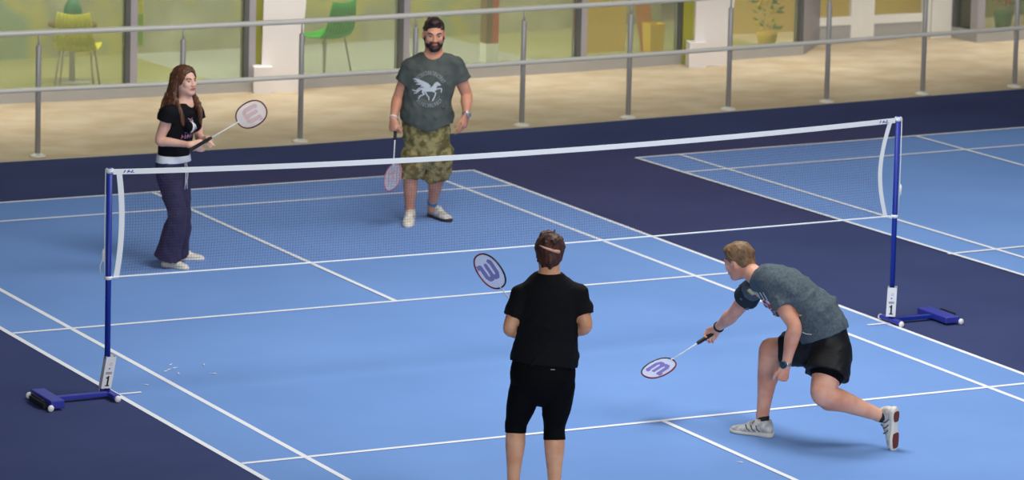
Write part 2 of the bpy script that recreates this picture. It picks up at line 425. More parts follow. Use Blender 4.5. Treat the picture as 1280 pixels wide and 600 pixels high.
def hand(F, wrist, d, pn, th, curl=(25, 30, 20), s=1., spread=4, thumb_curl=20, thumb_out=40):
    """wrist position, d hand direction, pn palm normal (fingers curl to it), th = +1/-1 side of the thumb"""
    d = nrm(d); pn = np.array(pn, float); pn = nrm(pn-d*np.dot(pn, d)); sd = np.cross(d, pn)*th
    w = np.array(wrist, float)
    ch = Chain([w-.01*d, w+.03*s*d, w+.075*s*d, w+.09*s*d], [.027*s, .035*s, .041*s, .036*s], [.02*s, .017*s, .014*s, .011*s], sd, 3); F.chain(ch, k=.012)
    F.ell(w+.035*s*d+.022*s*sd+.01*s*pn, (.018*s, .028*s, .014*s), np.array([sd, d, pn]), k=.012)
    lens = [(.042, .026, .02), (.046, .03, .022), (.042, .028, .021), (.033, .021, .018)]
    for i, ls in enumerate(lens):
        off = (.03-.0205*i)*s; p = w+(.086-.004*abs(i-1.2))*s*d+off*sd
        a = 0; ang = math.radians(spread*(1.5-i)); base = nrm(d*math.cos(ang)+sd*math.sin(ang))
        p = p-.012*s*d
        rr = (.0092, .0085, .0078, .0068)
        cur = curl[i] if hasattr(curl[0], '__len__') else curl
        for j in range(3):
            a += math.radians(cur[j]); dd = base*math.cos(a)+pn*math.sin(a); L = ls[j]*s+(.012*s if j == 0 else 0)
            k = .92 if i == 3 else 1
            F.cone(p, p+dd*L, rr[j]*s*k, rr[j+1]*s*k, k=.004); p = p+dd*L
    # thumb
    p = w+.025*s*d+.026*s*sd+.008*s*pn; a = math.radians(thumb_out); t = nrm(d*math.cos(a)+sd*math.sin(a)+pn*.25)
    F.cone(p, p+t*.042*s, .0125*s, .0105*s, k=.01); p = p+t*.042*s
    for L, r0, r1 in ((.03, .0102, .0095), (.024, .0095, .0078)):
        b = math.radians(thumb_curl); t = nrm(t+(d*.5-sd*.9+pn*.7)*math.sin(b)); F.cone(p, p+t*L*s, r0*s, r1*s, k=.004); p = p+t*L*s
def shoe(P, heel, fwd, up, upper, solem, ankle, L=.285, trim=None, sock=None, socktop=None, accent=None, laces='ink', sole2=None):
    """heel = ground point under the back of the heel"""
    A = frame(fwd, up); k = L/.285
    T = lambda x, y, z: heel+k*(y*A[1]+x*A[0]+z*A[2])
    F = Field(.004)
    st = [(.034, .056, .033, .05), (.08, .054, .035, .05), (.14, .045, .039, .04), (.2, .035, .0435, .028), (.25, .03, .038, .021), (.268, .028, .026, .016)]
    ch = Chain([T(0, a, b) for a, b, c, d in st], [k*q[2] for q in st], [k*q[3] for q in st], A[0], 4); F.chain(ch, k=.01)
    F.cone(T(0, .052, .06), T(0, .05, .098), k*.038, k*.036, k=.02)
    F.cone(T(0, .11, .085), T(0, .15, .072), k*.02, k*.017, k=.02)
    F.cone(T(0, .056, .09), T(0, .05, .14), k*.029, k*.034, k=.006, op='scone')
    F.cut(T(0, 0, .018), -A[2])
    root = F.build('shoe', upper, P)
    G = Field(.004)
    so = [(.03, .03), (.09, .031), (.15, .034), (.21, .043), (.255, .036), (.274, .022)]
    ch = Chain([T(0, a, .016) for a, c in so], [k*(q[1]+.005) for q in so], [k*.02]*6, A[0], 4); G.chain(ch, k=.005)
    G.cone(T(0, .03, .022), T(0, .06, .022), k*.036, k=.01); G.cut(T(0, 0, 0), -A[2]); G.cut(T(0, 0, .032), A[2])
    G.build('sole', solem, root)
    if sole2:
        for a0, a1, w in ((.01, .1, .034), (.15, .272, .038)):
            b = Field(.004); b.chain(Chain([T(0, a0+.02, .0), T(0, (a0+a1)/2, .0), T(0, a1-.012, .0)], [k*w*.9, k*w*1.05, k*w*.8], [k*.006]*3, A[0], 4), k=.003); b.build('tread', sole2, root)
    if accent:
        for q in (-1, 1):
            m = MB()
            for j in range(3):
                y0 = .075+.035*j
                m.tube([T(q*.037, y0, .035), T(q*.041, y0+.018, .048), T(q*.033, y0+.03, .072)], k*.0048, 6)
            m.build('side_stripe', accent, root)
    m = MB()
    for j in range(4):
        y = .125+.02*j; z = .093-.0125*j
        m.tube([T(-.024, y, z-.014), T(-.01, y+.003, z-.001), T(.01, y-.003, z-.001), T(.024, y, z-.014)], k*.003, 6)
    m.tube([T(-.01, .122, .096), T(-.03, .13, .085), T(-.028, .12, .098), T(0, .122, .097), T(.028, .118, .098), T(.032, .13, .084), T(.01, .122, .096)], k*.0025, 6)
    m.build('laces', laces, root)
    if sock:
        g = Field(.004); a = T(0, .052, .05); g.cone(a, socktop, k*.029, .043, k=.01); g.build('sock', sock, P)
    return T
def grid_print(name, fn, nx, ny, size, O, U, W, D, target, parent, mats, off=.0025):
    """a flat print: fn(u, v) gives a material index or -1; cells are laid on the fabric along D"""
    dg = target.data; bv = BVHTree.FromPolygons([v.co for v in dg.vertices], [p.vertices for p in dg.polygons])
    vid = {}; vs = []; fs = []; ms = []
    def vert(i, j):
        if (i, j) in vid: return vid[(i, j)]
        u = (i/nx-.5)*size[0]; v = (j/ny-.5)*size[1]; p = O+U*u+W*v-D*.3
        hit = bv.ray_cast(Vector(p), Vector(D), .8)
        r = None
        if hit[0] is not None: vs.append(tuple(np.array(hit[0])-D*off)); r = len(vs)-1
        vid[(i, j)] = r; return r
    for i in range(nx):
        for j in range(ny):
            m = fn((i+.5)/nx*2-1, (j+.5)/ny*2-1)
            if m < 0: continue
            q = [vert(i, j), vert(i+1, j), vert(i+1, j+1), vert(i, j+1)]
            if None in q: continue
            z = [np.dot(np.array(vs[k]), D) for k in q]
            if max(z)-min(z) > .03: continue
            fs.append(q); ms.append(m)
    me = bpy.data.meshes.new(name); me.from_pydata(vs, [], fs); me.update()
    o = link(name, me, mats, parent, True)
    if ms: me.polygons.foreach_set('material_index', ms)
    return o
def inpoly(x, y, P):
    c = False; j = len(P)-1
    for i in range(len(P)):
        if (P[i][1] > y) != (P[j][1] > y) and x < (P[j][0]-P[i][0])*(y-P[i][1])/(P[j][1]-P[i][1])+P[i][0]: c = not c
        j = i
    return c
def dseg(x, y, a, b):
    dx, dy = b[0]-a[0], b[1]-a[1]; t = max(0, min(1, ((x-a[0])*dx+(y-a[1])*dy)/(dx*dx+dy*dy+1e-9)))
    return math.hypot(x-a[0]-t*dx, y-a[1]-t*dy)
def stroke(x, y, P, w): return min(dseg(x, y, P[i], P[i+1]) for i in range(len(P)-1)) < w
exec_order = []

# ------------------------------------------------------------------ racket
LOFF = -.002
W_LOGO = [[(-.92, .62), (-.62, .62), (-.62, -.35), (-.45, -.62), (-.2, -.62), (0, -.35)], [(0, .55), (0, -.35), (.15, -.62), (.42, -.62), (.62, -.3), (.62, .68), (.5, .75)]]
def wmask(x, y):
    for P in W_LOGO:
        if stroke(x, y, P, .2): return 0
    return -1
def racket(butt, tip, side, label, fm, logo, head_m2=None, flip=False, shaftm='racketwhite'):
    butt = np.array(butt, float); tip = np.array(tip, float); d = nrm(tip-butt); sd = np.array(side, float); sd = nrm(sd-d*np.dot(sd, d)); nn = np.cross(d, sd)
    L = .67; T = lambda x, y, z=0: butt+d*y+sd*x+nn*z
    P = empty('badminton_racket', butt, label, 'badminton racket')
    m = MB().tube([T(0, 0), T(0, .006), T(0, .012), T(0, .1), T(0, .18), T(0, .2)], [.0165, .0175, .015, .0135, .0135, .009], 12); m.build('grip', 'black', P, True)
    MB().tube([T(0, .195), T(0, .215), T(0, .435)], [.0075, .0042, .0038], 10).build('shaft', shaftm, P, True)
    a, b, cy = .094, .122, .55
    def ov(t):
        c, s_ = math.cos(t), math.sin(t); e = 2/2.25
        return (a*math.copysign(abs(c)**e, c), cy+b*math.copysign(abs(s_)**e, s_))
    m = MB(); N = 64; m.tube([T(*ov(2*math.pi*i/N)) for i in range(N)], .0056, 8, closed=True)
    m.m = [0 if (i//8) % 64 < 12 or (i//8) > 44 else 1 for i in range(len(m.f))]
    m.build('head_frame', [fm, head_m2 or fm], P, True)
    MB().tube([T(0, .415), T(0, .428), T(0, .44)], [.004, .008, .006], 8).build('throat', shaftm, P, True)
    m = MB(); r = .0009; sp = .0068
    def half(v, A, B): q = 1-(abs(v)/A)**2.25; return B*max(q, 0)**(1/2.25)
    k = int(a/sp)
    for i in range(-k, k+1):
        x = i*sp; hh = half(x, a, b)
        if hh > .01: m.box(T(x, cy), sd*r, d*(hh), nn*r*.6)
    k = int(b/sp)
    for i in range(-k, k+1):
        y = i*sp; hh = half(y, b, a)
        if hh > .01: m.box(T(0, cy+y, .0008), sd*hh, d*r, nn*r*.6)
    m.build('strings', 'string', P)
    vs = []; fs = []; n = 44; ly = 1 if not flip else -1
    for i in range(n):
        for j in range(n):
            x = (i+.5)/n*2-1; y = (j+.5)/n*2-1
            if wmask(x, y*ly) == 0:
                X0 = -.076+.152*i/n; X1 = -.076+.152*(i+1)/n; Y0 = cy-.076+.152*j/n; Y1 = cy-.076+.152*(j+1)/n; q = len(vs)
                vs += [tuple(T(X0, Y0, LOFF)), tuple(T(X1, Y0, LOFF)), tuple(T(X1, Y1, LOFF)), tuple(T(X0, Y1, LOFF))]; fs.append((q, q+1, q+2, q+3))
    me = bpy.data.meshes.new('string_logo'); me.from_pydata(vs, [], fs); me.update(); link('string_logo', me, logo, P)
    return P, T
def blindmat():
    m = bpy.data.materials.new('tan_blind'); m.use_nodes = True; nt = m.node_tree; N = nt.nodes; L = nt.links
    N.remove(N['Principled BSDF']); d = N.new('ShaderNodeBsdfDiffuse'); t = N.new('ShaderNodeBsdfTranslucent'); a = N.new('ShaderNodeMixShader'); a.inputs[0].default_value = .5
    d.inputs[0].default_value = t.inputs[0].default_value = srgb('FFE89C'); L.new(d.outputs[0], a.inputs[1]); L.new(t.outputs[0], a.inputs[2]); L.new(a.outputs[0], N['Material Output'].inputs[0]); return m
MT['tan'] = blindmat()
LP = halfclear('stencil_purple', '7264B4', .72); LR = halfclear('stencil_red', 'B8203C', .9); LO = halfclear('stencil_peach', 'E08850', .85)

# ================================================================== THE HALL
random.seed(4)
def P3(p, z): return V3(p[0], p[1], z)
edge_px = [(-300, 217), (0, 203), (375, 181), (652, 160.5), (910, 140), (1153, 120.5), (1280, 111), (1500, 93)]
edge = [gr(*p) for p in edge_px]
# floor: navy sports flooring and the beige stone walkway behind it, one level surface
m = MB()
poly = [V3(-34, -24, 0), V3(34, -24, 0), V3(34, edge[-1][1], 0)]+[e*V3(1, 1, 0) for e in edge[::-1]]+[V3(-34, edge[0][1], 0)]
m.quad(poly, 0)
far = [V3(-34, 22, 0)]; m.quad([V3(-34, edge[0][1], 0)]+[e*V3(1, 1, 0) for e in edge]+[V3(34, edge[-1][1], 0), V3(34, 22, 0), V3(-34, 22, 0)], 1)
m.quad([V3(-34, -24, -.2), V3(-34, 22, -.2), V3(34, 22, -.2), V3(34, -24, -.2)], 0)
tag(m.build('floor', ['navy', 'beige']), kind='structure')
m = MB()
for a, b in zip(edge[:-1], edge[1:]):
    t = nrm(b-a); n = np.cross(UP, t); m.quad([a+UP*.003, b+UP*.003, b+n*.03+UP*.003, a+n*.03+UP*.003])
    m.quad([a, b, b+UP*.003, a+UP*.003]); m.quad([b+n*.03, a+n*.03, a+n*.03+UP*.003, b+n*.03+UP*.003])
tag(m.build('trim_1', mat('edge_strip', 'BDAF95', .5)), kind='structure')

# court mats with painted lines
LZ = [0]
def line(parent, a, b, w=.04, name='court_line', z=.0035):
    LZ[0] += 1; z = z+.00025*LZ[0]
    a = np.array(a, float)*V3(1, 1, 0); b = np.array(b, float)*V3(1, 1, 0); t = nrm(b-a); n = np.cross(UP, t)
    mb = MB(); mb.box((a+b)/2+UP*(z+.0003), t*np.linalg.norm(b-a)/2, n*w/2, UP*.0004); return mb.build(name, 'line', parent)
def court_mat(poly):
    mb = MB(); top = [P3(p, .003) for p in poly]; mb.quad(top)
    for i in range(len(poly)):
        a, b = poly[i], poly[(i+1) % len(poly)]; mb.quad([P3(a, 0), P3(b, 0), P3(b, .003), P3(a, .003)])
    return tag(mb.build('court_mat', 'blue'), kind='structure')
c1 = court_mat([(-3.05, -6.7), (3.05, -6.7), (3.05, 6.7), (-3.05, 6.7)])
for x in (-3.03, 3.03): line(c1, (x, -6.7, 0), (x, 6.7, 0))
for x in (-2.57, 2.57): line(c1, (x, -6.7, 0), (x, 6.7, 0))
for y in (-6.68, 6.68, -5.92, 5.92, -2.0, 2.0): line(c1, (-3.01, y, 0), (3.01, y, 0))
for s_ in (-1, 1): line(c1, (0, s_*2.0, 0), (0, s_*6.68, 0))
for s_ in (-1, 1): line(c1, (s_*3.05, 0, 0), (s_*2.86, 0, 0), .03, 'net_mark')
def ext(p, q, t0, t1):
    a, b = gr(*p), gr(*q); return a+(b-a)*t0, a+(b-a)*t1
co0, _ = ext((795, 198), (1280, 345), 0, 1); fr = ext((795, 198), (1280, 345), 0, 2.1)[1]; bk = ext((795, 198), (1280, 160), 0, 1.6)[1]
c2 = court_mat([co0, fr, fr+(bk-co0), bk][::1])
line(c2, co0, fr); line(c2, co0, bk)
a, b = ext((849, 194), (1280, 323), 0, 2.1); line(c2, a, b)
a, b = ext((858, 216), (1280, 182), 0, 1.6); line(c2, a, b)
a, b = ext((1185, 318.5), (1280, 309), 0, 4.2); line(c2, a, b)
a, b = ext((1145, 171), (1280, 208), 0, 1.7); line(c2, a, b)

# tiny feather scraps on the court
fs_px = [(213, 457), (211, 463), (223, 468), (207, 465), (218, 461), (255, 457), (268, 468), (183, 482), (926, 579)]
for p in fs_px:
    q = gr(*p)+UP*.007; a = random.random()*3; mb = MB()
    mb.ball(q, (.018, .008, .0028), 8, ax=[[math.cos(a), math.sin(a), 0], [-math.sin(a), math.cos(a), 0], [0, 0, 1]])
    mb.tube([q+V3(math.cos(a), math.sin(a), 0)*.012, q+V3(math.cos(a), math.sin(a), .1)*.03], .0012, 5)
    o = mb.build('feather_scrap', 'white', None, True)
    right = p[0] > 900
    tag(o, 'tiny white feather scrap on the blue court at bottom right, right of the centre line' if right else 'tiny white feather scrap lying on the blue court right of the left net post', 'feather scrap', None if right else 'feather scraps near the left post')

# ---------------------------------------------------------------- net posts with wheeled weights
def net_post(x, out, label, lean):
    P = empty('net_post', (x, 0, 0), label, 'net post')
    b = V3(x, 0, 0); O = V3(out, 0, 0); Y = V3(0, 1, 0)
    m = MB(); m.tube([b+UP*.03, b+UP*1.53], .0195, 16); m.build('pole', 'postblue', P, True)
    m = MB(); m.tube([b+UP*1.528, b+UP*1.534, b+UP*1.538], [.0205, .019, .012], 16); m.build('top_cap', 'boxblue', P, True)
    m = MB(); m.tube([b+UP*1.505, b+UP*1.53], .0232, 18); m.tube([b+UP*1.532+.0225*V3(math.cos(a), math.sin(a), 0) for a in np.linspace(0, 2*math.pi, 21)[:-1]], .0035, 6, closed=True); m.build('top_strap', 'tape', P, True)
    m = MB(); m.tube([b+UP*.79-Y*.0, b+UP*.812], .025, 16); m.build('bottom_knot', 'tape', P, True)
    # foot: cross bar with a wheel each end, arm, weight box
    cb = -.05 if out < 0 else 0.; m = MB(); m.aabb((x-.024, -.125+cb, .018), (x+.024, .125+cb, .045)); m.build('cross_bar', 'boxblue', P, bevel=.004)
    L = .42 if out < 0 else .36
    x1 = x+out*L; m = MB(); ay = -.05 if out < 0 else 0.; m.aabb((min(x, x1), -.022+ay, .016), (max(x, x1), .022+ay, .045)); m.build('arm', 'postblue' if out > 0 else 'boxblue', P, bevel=.004)
    xa, xb = (-3.603, -3.508) if out < 0 else (3.402, 3.522)
    ya, yb = (-.265, .11) if out < 0 else (-.21, .175)
    zt = .068 if out < 0 else .06
    m = MB(); m.aabb((xa, ya, .014), (xb, yb, zt)); w = m.build('weight_box', 'boxblue', P, bevel=.006)
    m = MB(); xo = xa-.018 if out < 0 else xb+.018
    m.aabb((xo-.014, ya+.06, .01), (xo+.014, yb-.06, .04)); m.tube([V3(xo-out*.015, ya+.1, .04), V3(xo+out*.01, ya+.1, .058), V3(xo+out*.01, yb-.1, .058), V3(xo-out*.015, yb-.1, .04)], .006, 8); m.build('carry_handle', 'black', w)
    for (wx, wy) in ((x, -.142+cb), (x, .142+cb), (xo*.35+(xa if out < 0 else xb)*.65, ya-.012), (xo*.35+(xa if out < 0 else xb)*.65, yb+.012)):
        m = MB(); s1 = -1 if wy < 0 else 1
        m.ball((wx, wy, .023), (.022, .016, .023), 14); m.build('wheel', 'white', P, True)
    # printed number sleeve: a folded card round the pole
    T = empty('x', (0, 0, 0), None, None); bpy.data.objects.remove(T)
    hw = .034
    ang = math.radians(20 if out < 0 else -8); c, s_ = math.cos(ang), math.sin(ang)
    tl = lean
    def Q(u, v, z):    # u across the front face, v away from viewer
        f = u*(c*RH+s_*FH)+v*(-s_*RH+c*FH); return b+f+UP*z+(RH*tl)*(z-.15)
    z0, z1 = .06, .275
    hc = [(-hw, -hw), (hw, -hw), (hw, hw), (-hw, hw)]; m = MB()
    for i in range(4):
        p, q = hc[i], hc[(i+1) % 4]; m.quad([Q(*p, z0), Q(*q, z0), Q(*q, z1), Q(*p, z1)])
        k = .94; m.quad([Q(q[0]*k, q[1]*k, z0), Q(p[0]*k, p[1]*k, z0), Q(p[0]*k, p[1]*k, z1), Q(q[0]*k, q[1]*k, z1)])
        m.quad([Q(*p, z1), Q(*q, z1), Q(q[0]*k, q[1]*k, z1), Q(p[0]*k, p[1]*k, z1)]); m.quad([Q(*q, z0), Q(*p, z0), Q(p[0]*k, p[1]*k, z0), Q(q[0]*k, q[1]*k, z0)])
    sl = m.build('number_card', 'white', P)
    def face(mb, rects, fn, mi=0):
        for (u0, v0, u1, v1) in rects:
            mb.quad([fn(u0, v0), fn(u1, v0), fn(u1, v1), fn(u0, v1)], mi)
    e = hw+.0012
    fronts = [lambda u, z: Q(u, -e, z), (lambda u, z: Q(e, u, z)) if out < 0 else (lambda u, z: Q(-e, -u, z))]
    for fn in fronts:
        m = MB(); face(m, [(-.004, .075, .008, .145), (-.013, .127, -.004, .137), (-.012, .075, .016, .083)], fn); m.build('digit_one', 'ink', sl)
        m = MB(); face(m, [(-.02, .158, .02, .163)], fn, 0)
        for k in range(9): face(m, [(-.02+k*.0046, .166, -.0172+k*.0046, .172)], fn, 0)
        face(m, [(-.006, .19, .004, .2)], fn, 1)
        for k in range(6):
            a = k*math.pi/3; m.quad([fn(.004+.008*math.cos(a), .225+.008*math.sin(a)), fn(.004+.012*math.cos(a+.3), .225+.012*math.sin(a+.3)), fn(.004+.006*math.cos(a+.9), .225+.006*math.sin(a+.9))], 2)
        m.build('small_print', ['ink', 'inkblue', 'inkred'], sl)
    # tension cord, cleat and tail
    cx = -RH*.026 if out < 0 else RH*.026
    m = MB(); m.tube([b+cx+UP*1.53, b+cx*1.1+UP*1.2, b+cx*1.05+UP*(.98 if out < 0 else 1.02), b+cx+UP*.82], .0035, 6); m.build('cord', 'tape', P, True)
    cz = .955 if out < 0 else 1.0
    m = MB(); m.ball(b+cx*1.3+UP*cz, (.009, .01, .032), 12); m.tube([b+cx*1.2+UP*(cz+.04), b+cx*1.6+UP*(cz+.02), b+cx*1.5+UP*(cz-.03), b+cx*1.1+UP*(cz-.05)], .004, 8); m.build('cleat', 'white', P, True)
    if out < 0:
        m = MB(); m.tube([b+cx*1.5+UP*(cz-.03), b+cx*2.2+UP*(cz-.08), b+cx*2+UP*(cz-.13)], .003, 6); m.build('cord_tail', 'tape', P, True)
    return P
XL, XR = -3.105, 3.062
net_post(XL, -1, 'blue badminton net post on the left with wheeled weight box and number 1 card', .16)
net_post(XR, 1, 'blue badminton net post on the right with wheeled weight box and number 1 card', .03)

# ---------------------------------------------------------------- net
NET = empty('badminton_net', (0, 0, .8), 'dark fine mesh badminton net with white top tape strung between two blue posts', 'net')
x0, x1 = XL+.045, XR-.045
def topz(x): return 1.528-.058*(1-(2*(x-x0)/(x1-x0)-1)**2)
def botz(x): return .803-.012*(1-(2*(x-x0)/(x1-x0)-1)**2)
def xl(z): t = (1.52-z)/.72; return x0+.03*t*(1-t)*4-.01*t
def xr(z): t = (1.52-z)/.72; return x1-.078*math.sin(math.pi*min(max(t, 0), 1)*.93)
m = MB(); N = 60
def ribbon(m, pts_a, pts_b, th=.0012):
    for i in range(len(pts_a)-1):
        a, b, c, d = pts_a[i], pts_a[i+1], pts_b[i+1], pts_b[i]; o = V3(0, th, 0)
        m.quad([a-o, b-o, c-o, d-o]); m.quad([d+o, c+o, b+o, a+o]); m.quad([a+o, b+o, b-o, a-o]); m.quad([d-o, c-o, c+o, d+o])
xs = np.linspace(x0-.02, x1+.02, N)
ribbon(m, [V3(x, 0, topz(x)-.036) for x in xs], [V3(x, 0, topz(x)) for x in xs], .002); tp = m.build('top_tape', 'tape', NET)
for xx in (x0+.05, x1-.12):
    m = MB()
    for k in range(3):
        a = xx+k*.027; z = topz(a)-.018
        m.quad([V3(a, -.0035, z-.009), V3(a+.007, -.0035, z-.009), V3(a+.02, -.0035, z+.009), V3(a+.012, -.0035, z+.011)])
    m.quad([V3(xx+.03, -.0036, topz(xx)-.02), V3(xx+.08, -.0036, topz(xx)-.03), V3(xx+.08, -.0036, topz(xx)-.026), V3(xx+.03, -.0036, topz(xx)-.014)])
    m.build('tape_mark', 'inkblue', tp)
zs = np.linspace(.795, 1.52, 24)
m = MB(); ribbon(m, [V3(xl(z), 0, z) for z in zs], [V3(xl(z)+.04, 0, z) for z in zs], .0015); m.build('side_tape', 'tape', NET)
m = MB(); ribbon(m, [V3(xr(z)-.034, 0, z) for z in zs], [V3(xr(z), 0, z) for z in zs], .0015); m.build('side_tape', 'tape', NET)
m = MB(); m.tube([V3(XL, -.022, .8)]+[V3(x, 0, botz(x)) for x in np.linspace(x0, x1, 40)]+[V3(XR, -.022, .8)], .0055, 8); m.build('bottom_cord', 'tape', NET, True)
m = MB(); tr = .00055
zz = np.linspace(0, 1, 37)[1:-1]
for t in zz:
    pts = []
    for s_ in np.linspace(0, 1, 32):
        zg = .803+t*(.72); a = xl(zg); b = xr(zg); x = a+(b-a)*s_; pts.append(V3(x, 0, botz(x)+t*(topz(x)-.03-botz(x))))
    m.tube(pts, tr, 4, cap=False)
for i in range(1, 300):
    s_ = i/300; pts = []
    for t in np.linspace(0, 1, 7):
        zg = .803+t*.72; a = xl(zg); b = xr(zg); x = a+(b-a)*s_; pts.append(V3(x, 0, botz(x)+t*(topz(x)-.03-botz(x))))
    m.tube(pts, tr, 4, cap=False)
m.build('mesh', 'netdark', NET)

# ---------------------------------------------------------------- railing
post_px = [(-410, 221.5), (-258, 213), (-105, 204), (47, 195.5), (227, 186.3), (375, 177), (517, 167.3), (652, 157), (785, 147.3), (910, 137), (1033, 127.5), (1153, 117.5), (1268, 108.5), (1382, 99)]
rp = [gr(*p)*V3(1, 1, 0) for p in post_px]
RL = empty('railing', rp[6], 'long brushed steel railing with two rails along the edge of the beige walkway', 'railing')
for p in rp:
    m = MB(); m.tube([p+UP*.01, p+UP*.985, p+UP*.99], [.0245, .0245, .02], 14); po = m.build('post', 'steel', RL, True)
    MB().tube([p, p+UP*.012, p+UP*.016, p+UP*.03], [.075, .075, .05, .026], 18).build('base_flange', 'rail', po, True)
    MB().tube([p+UP*.98, p+UP*1.085], .0085, 8).build('pin', 'steel', po, True)
    MB().tube([p+UP*.58, p+UP*.62], .0265, 14).build('clamp', 'steel', po, True)
ends = [rp[0]-(rp[1]-rp[0])]+rp+[rp[-1]+(rp[-1]-rp[-2])]
MB().tube([p+UP*1.10 for p in ends], .0245, 14).build('top_rail', 'rail', RL, True)
MB().tube([p+UP*.60-nrm(np.cross(UP, ends[-1]-ends[0]))*.03 for p in ends], .021, 14).build('mid_rail', 'rail', RL, True)

# ---------------------------------------------------------------- glazed front
def slab(mb, a, b, z0, z1, th, m=0, off=0.):
    a = np.array(a, float)*V3(1, 1, 0); b = np.array(b, float)*V3(1, 1, 0); t = nrm(b-a); n = np.cross(UP, t)   # n points away from camera
    mb.box((a+b)/2+n*(th/2+off)+UP*(z0+z1)/2, t*np.linalg.norm(b-a)/2, n*th/2, UP*(z1-z0)/2, m); return mb
H = 3.2
mull_px = [(-560, 158), (-375, 149), (-190, 139), (-15, 131), (163, 122.5), (311, 114.5), (504, 103.5), (726, 89.5), (854, 80), (1004, 68.5)]
mp = [gr(*p) for p in mull_px]
for i in range(len(mp)-1):
    a, b = mp[i], mp[i+1]; t = nrm(b-a); W = tag(bpy.data.objects.new('window_%d' % (i+1), None), kind='structure'); COL.objects.link(W); W.location = a
    slab(MB(), a+t*.0, b-t*.0, 0, .12, .1).build('plinth', 'plinth', W)
    slab(MB(), a+t*.06, b-t*.06, .12, H-.1, .012, 0, .05).build('pane', 'glass', W)
    slab(MB(), a-t*.005, a+t*.065, .12, H, .1, 0, 0).build('mullion', 'grey', W)
    slab(MB(), b-t*.055, b-t*.006, .12, H, .1, 0, .0).build('mullion', 'darkgrey', W)
    slab(MB(), a, b, H-.1, H, .1).build('head_rail', 'grey', W)
# spandrel wall above the glazing
m = MB()
for i in range(len(mp)-1): slab(m, mp[i], mp[i+1], H, 6.5, .3, 0, -.0)
tag(m.build('wall_back', 'plinth'), kind='structure')
# recessed entrance
A0 = mp[-1]; nA = nrm(np.cross(UP, mp[-1]-mp[-2]))
D0 = gr(1024, 55); D1 = gr(1188, 46.5); dt = nrm(D1-D0)
R1 = gr(1221, 53.5); R2 = gr(1500, 36)
m = MB(); slab(m, A0, D0-dt*.0, 0, H, .08); tag(m.build('trim_2', 'grey'), kind='structure')
def dpt(px):  # point on the door line under a pixel column
    n = np.cross(UP, dt); return planept(px, 52, D0, n)*V3(1, 1, 0)
for nme, (pa, pb, pm) in {'door_1': (1010, 1073, 0), 'door_2': (1082, 1162, 0)}.items():
    a, b = dpt(pa), dpt(pb); W = tag(bpy.data.objects.new(nme, None), kind='structure'); COL.objects.link(W); W.location = a
    f = MB(); slab(f, a, a+dt*.1, .02, 2.3, .05); slab(f, b-dt*.1, b, .02, 2.3, .05); slab(f, a+dt*.1, b-dt*.1, .19, .28, .05); slab(f, a+dt*.1, b-dt*.1, 2.2, 2.3, .05); f.build('door_frame', 'whiteframe', W)
    slab(MB(), a+dt*.1, b-dt*.1, .03, .19, .03, 0, .01).build('kick_plate', 'plinth', W)
    slab(MB(), a+dt*.1, b-dt*.1, .28, 2.2, .01, 0, .02).build('pane', 'glass', W)
    k = b-dt*.05 if nme == 'door_1' else a+dt*.05
    MB().tube([k+UP*.8-np.cross(UP, dt)*.0, k+UP*.82-np.cross(UP, dt)*.06, k+UP*1.25-np.cross(UP, dt)*.06, k+UP*1.27], .012, 8).build('door_handle', 'steel', W, True)
f = MB(); slab(f, dpt(1072), dpt(1083), 0, 2.4, .08, 0, -.01); slab(f, dpt(1163), dpt(1190), 0, 2.4, .08, 0, -.01); slab(f, dpt(1005), dpt(1190), 2.3, 2.5, .08, 0, -.01)
tag(f.build('trim_3', 'whiteframe'), kind='structure')
m = MB(); slab(m, dpt(1005), dpt(1190), 2.5, 6.5, .2); tag(m.build('wall_right', 'plinth'), kind='structure')
# return glazing to the right of the entrance
W = tag(bpy.data.objects.new('window_10', None), kind='structure'); COL.objects.link(W); W.location = R1
t2 = nrm(R1-D1); slab(MB(), D1, R1, 0, .12, .08).build('plinth', 'plinth', W); slab(MB(), R1-t2*.0-t2*.12, R1, .12, H, .1).build('mullion', 'grey', W); slab(MB(), D1, D1+t2*.06, .12, H, .1).build('mullion', 'darkgrey', W)
slab(MB(), D1+t2*.06, R1-t2*.12, .12, H, .012, 0, .04).build('pane', 'glass', W)
t3 = nrm(R2-R1); slab(MB(), R1, R2, 0, .12, .1).build('plinth', 'plinth', W); slab(MB(), R1+t3*.05, R2, .12, H, .012, 0, .05).build('pane', 'glass', W)
slab(MB(), R1, R1+t3*.06, .12, H, .1).build('mullion', 'grey', W)

# interior behind the glass
IN = mat('interior_wall', '9A9868', .8, noise=.9, col2='B4B296'); nt = IN.node_tree
r = [n for n in nt.nodes if n.type == 'VALTORGB'][0]; r.color_ramp.elements[0].position = .3; r.color_ramp.elements[1].position = .7
for p, c in ((.42, '82947C'), (.5, 'B2A85C'), (.58, '969478')):
    e = r.color_ramp.elements.new(p); e.color = srgb(c)
inb = [p+nA*2.6 for p in mp]
m = MB()
for i in range(len(mp)-1): slab(m, inb[i], inb[i+1], 0, H, .1)
tag(m.build('wall_interior', IN), kind='structure')
IFm = mat('interior_floor', 'A4A6A2', .4, noise=.8, col2='B6B8B4')
IFo = mat('interior_floor_olive', '98955C', .5, noise=1.0, col2='A4A078')
m = MB()
for i in range(len(mp)-1): m.quad([mp[i]+nA*.1+UP*.004, mp[i+1]+nA*.1+UP*.004, inb[i+1]+UP*.004, inb[i]+UP*.004], 1 if i < 5 or i > 6 else 0)
tag(m.build('floor_interior', [IFm, IFo]), kind='structure')
m = MB(); slab(m, D0-dt*.6+nA*.9, D1+dt*.6+nA*.9, 0, H, .1); slab(m, R1+nA*1.6, R2+nA*1.6, 0, H, .1, 1); tag(m.build('wall_lobby', [mat('lobby_tan', 'D8B868', .8), IN]), kind='structure')
m = MB()
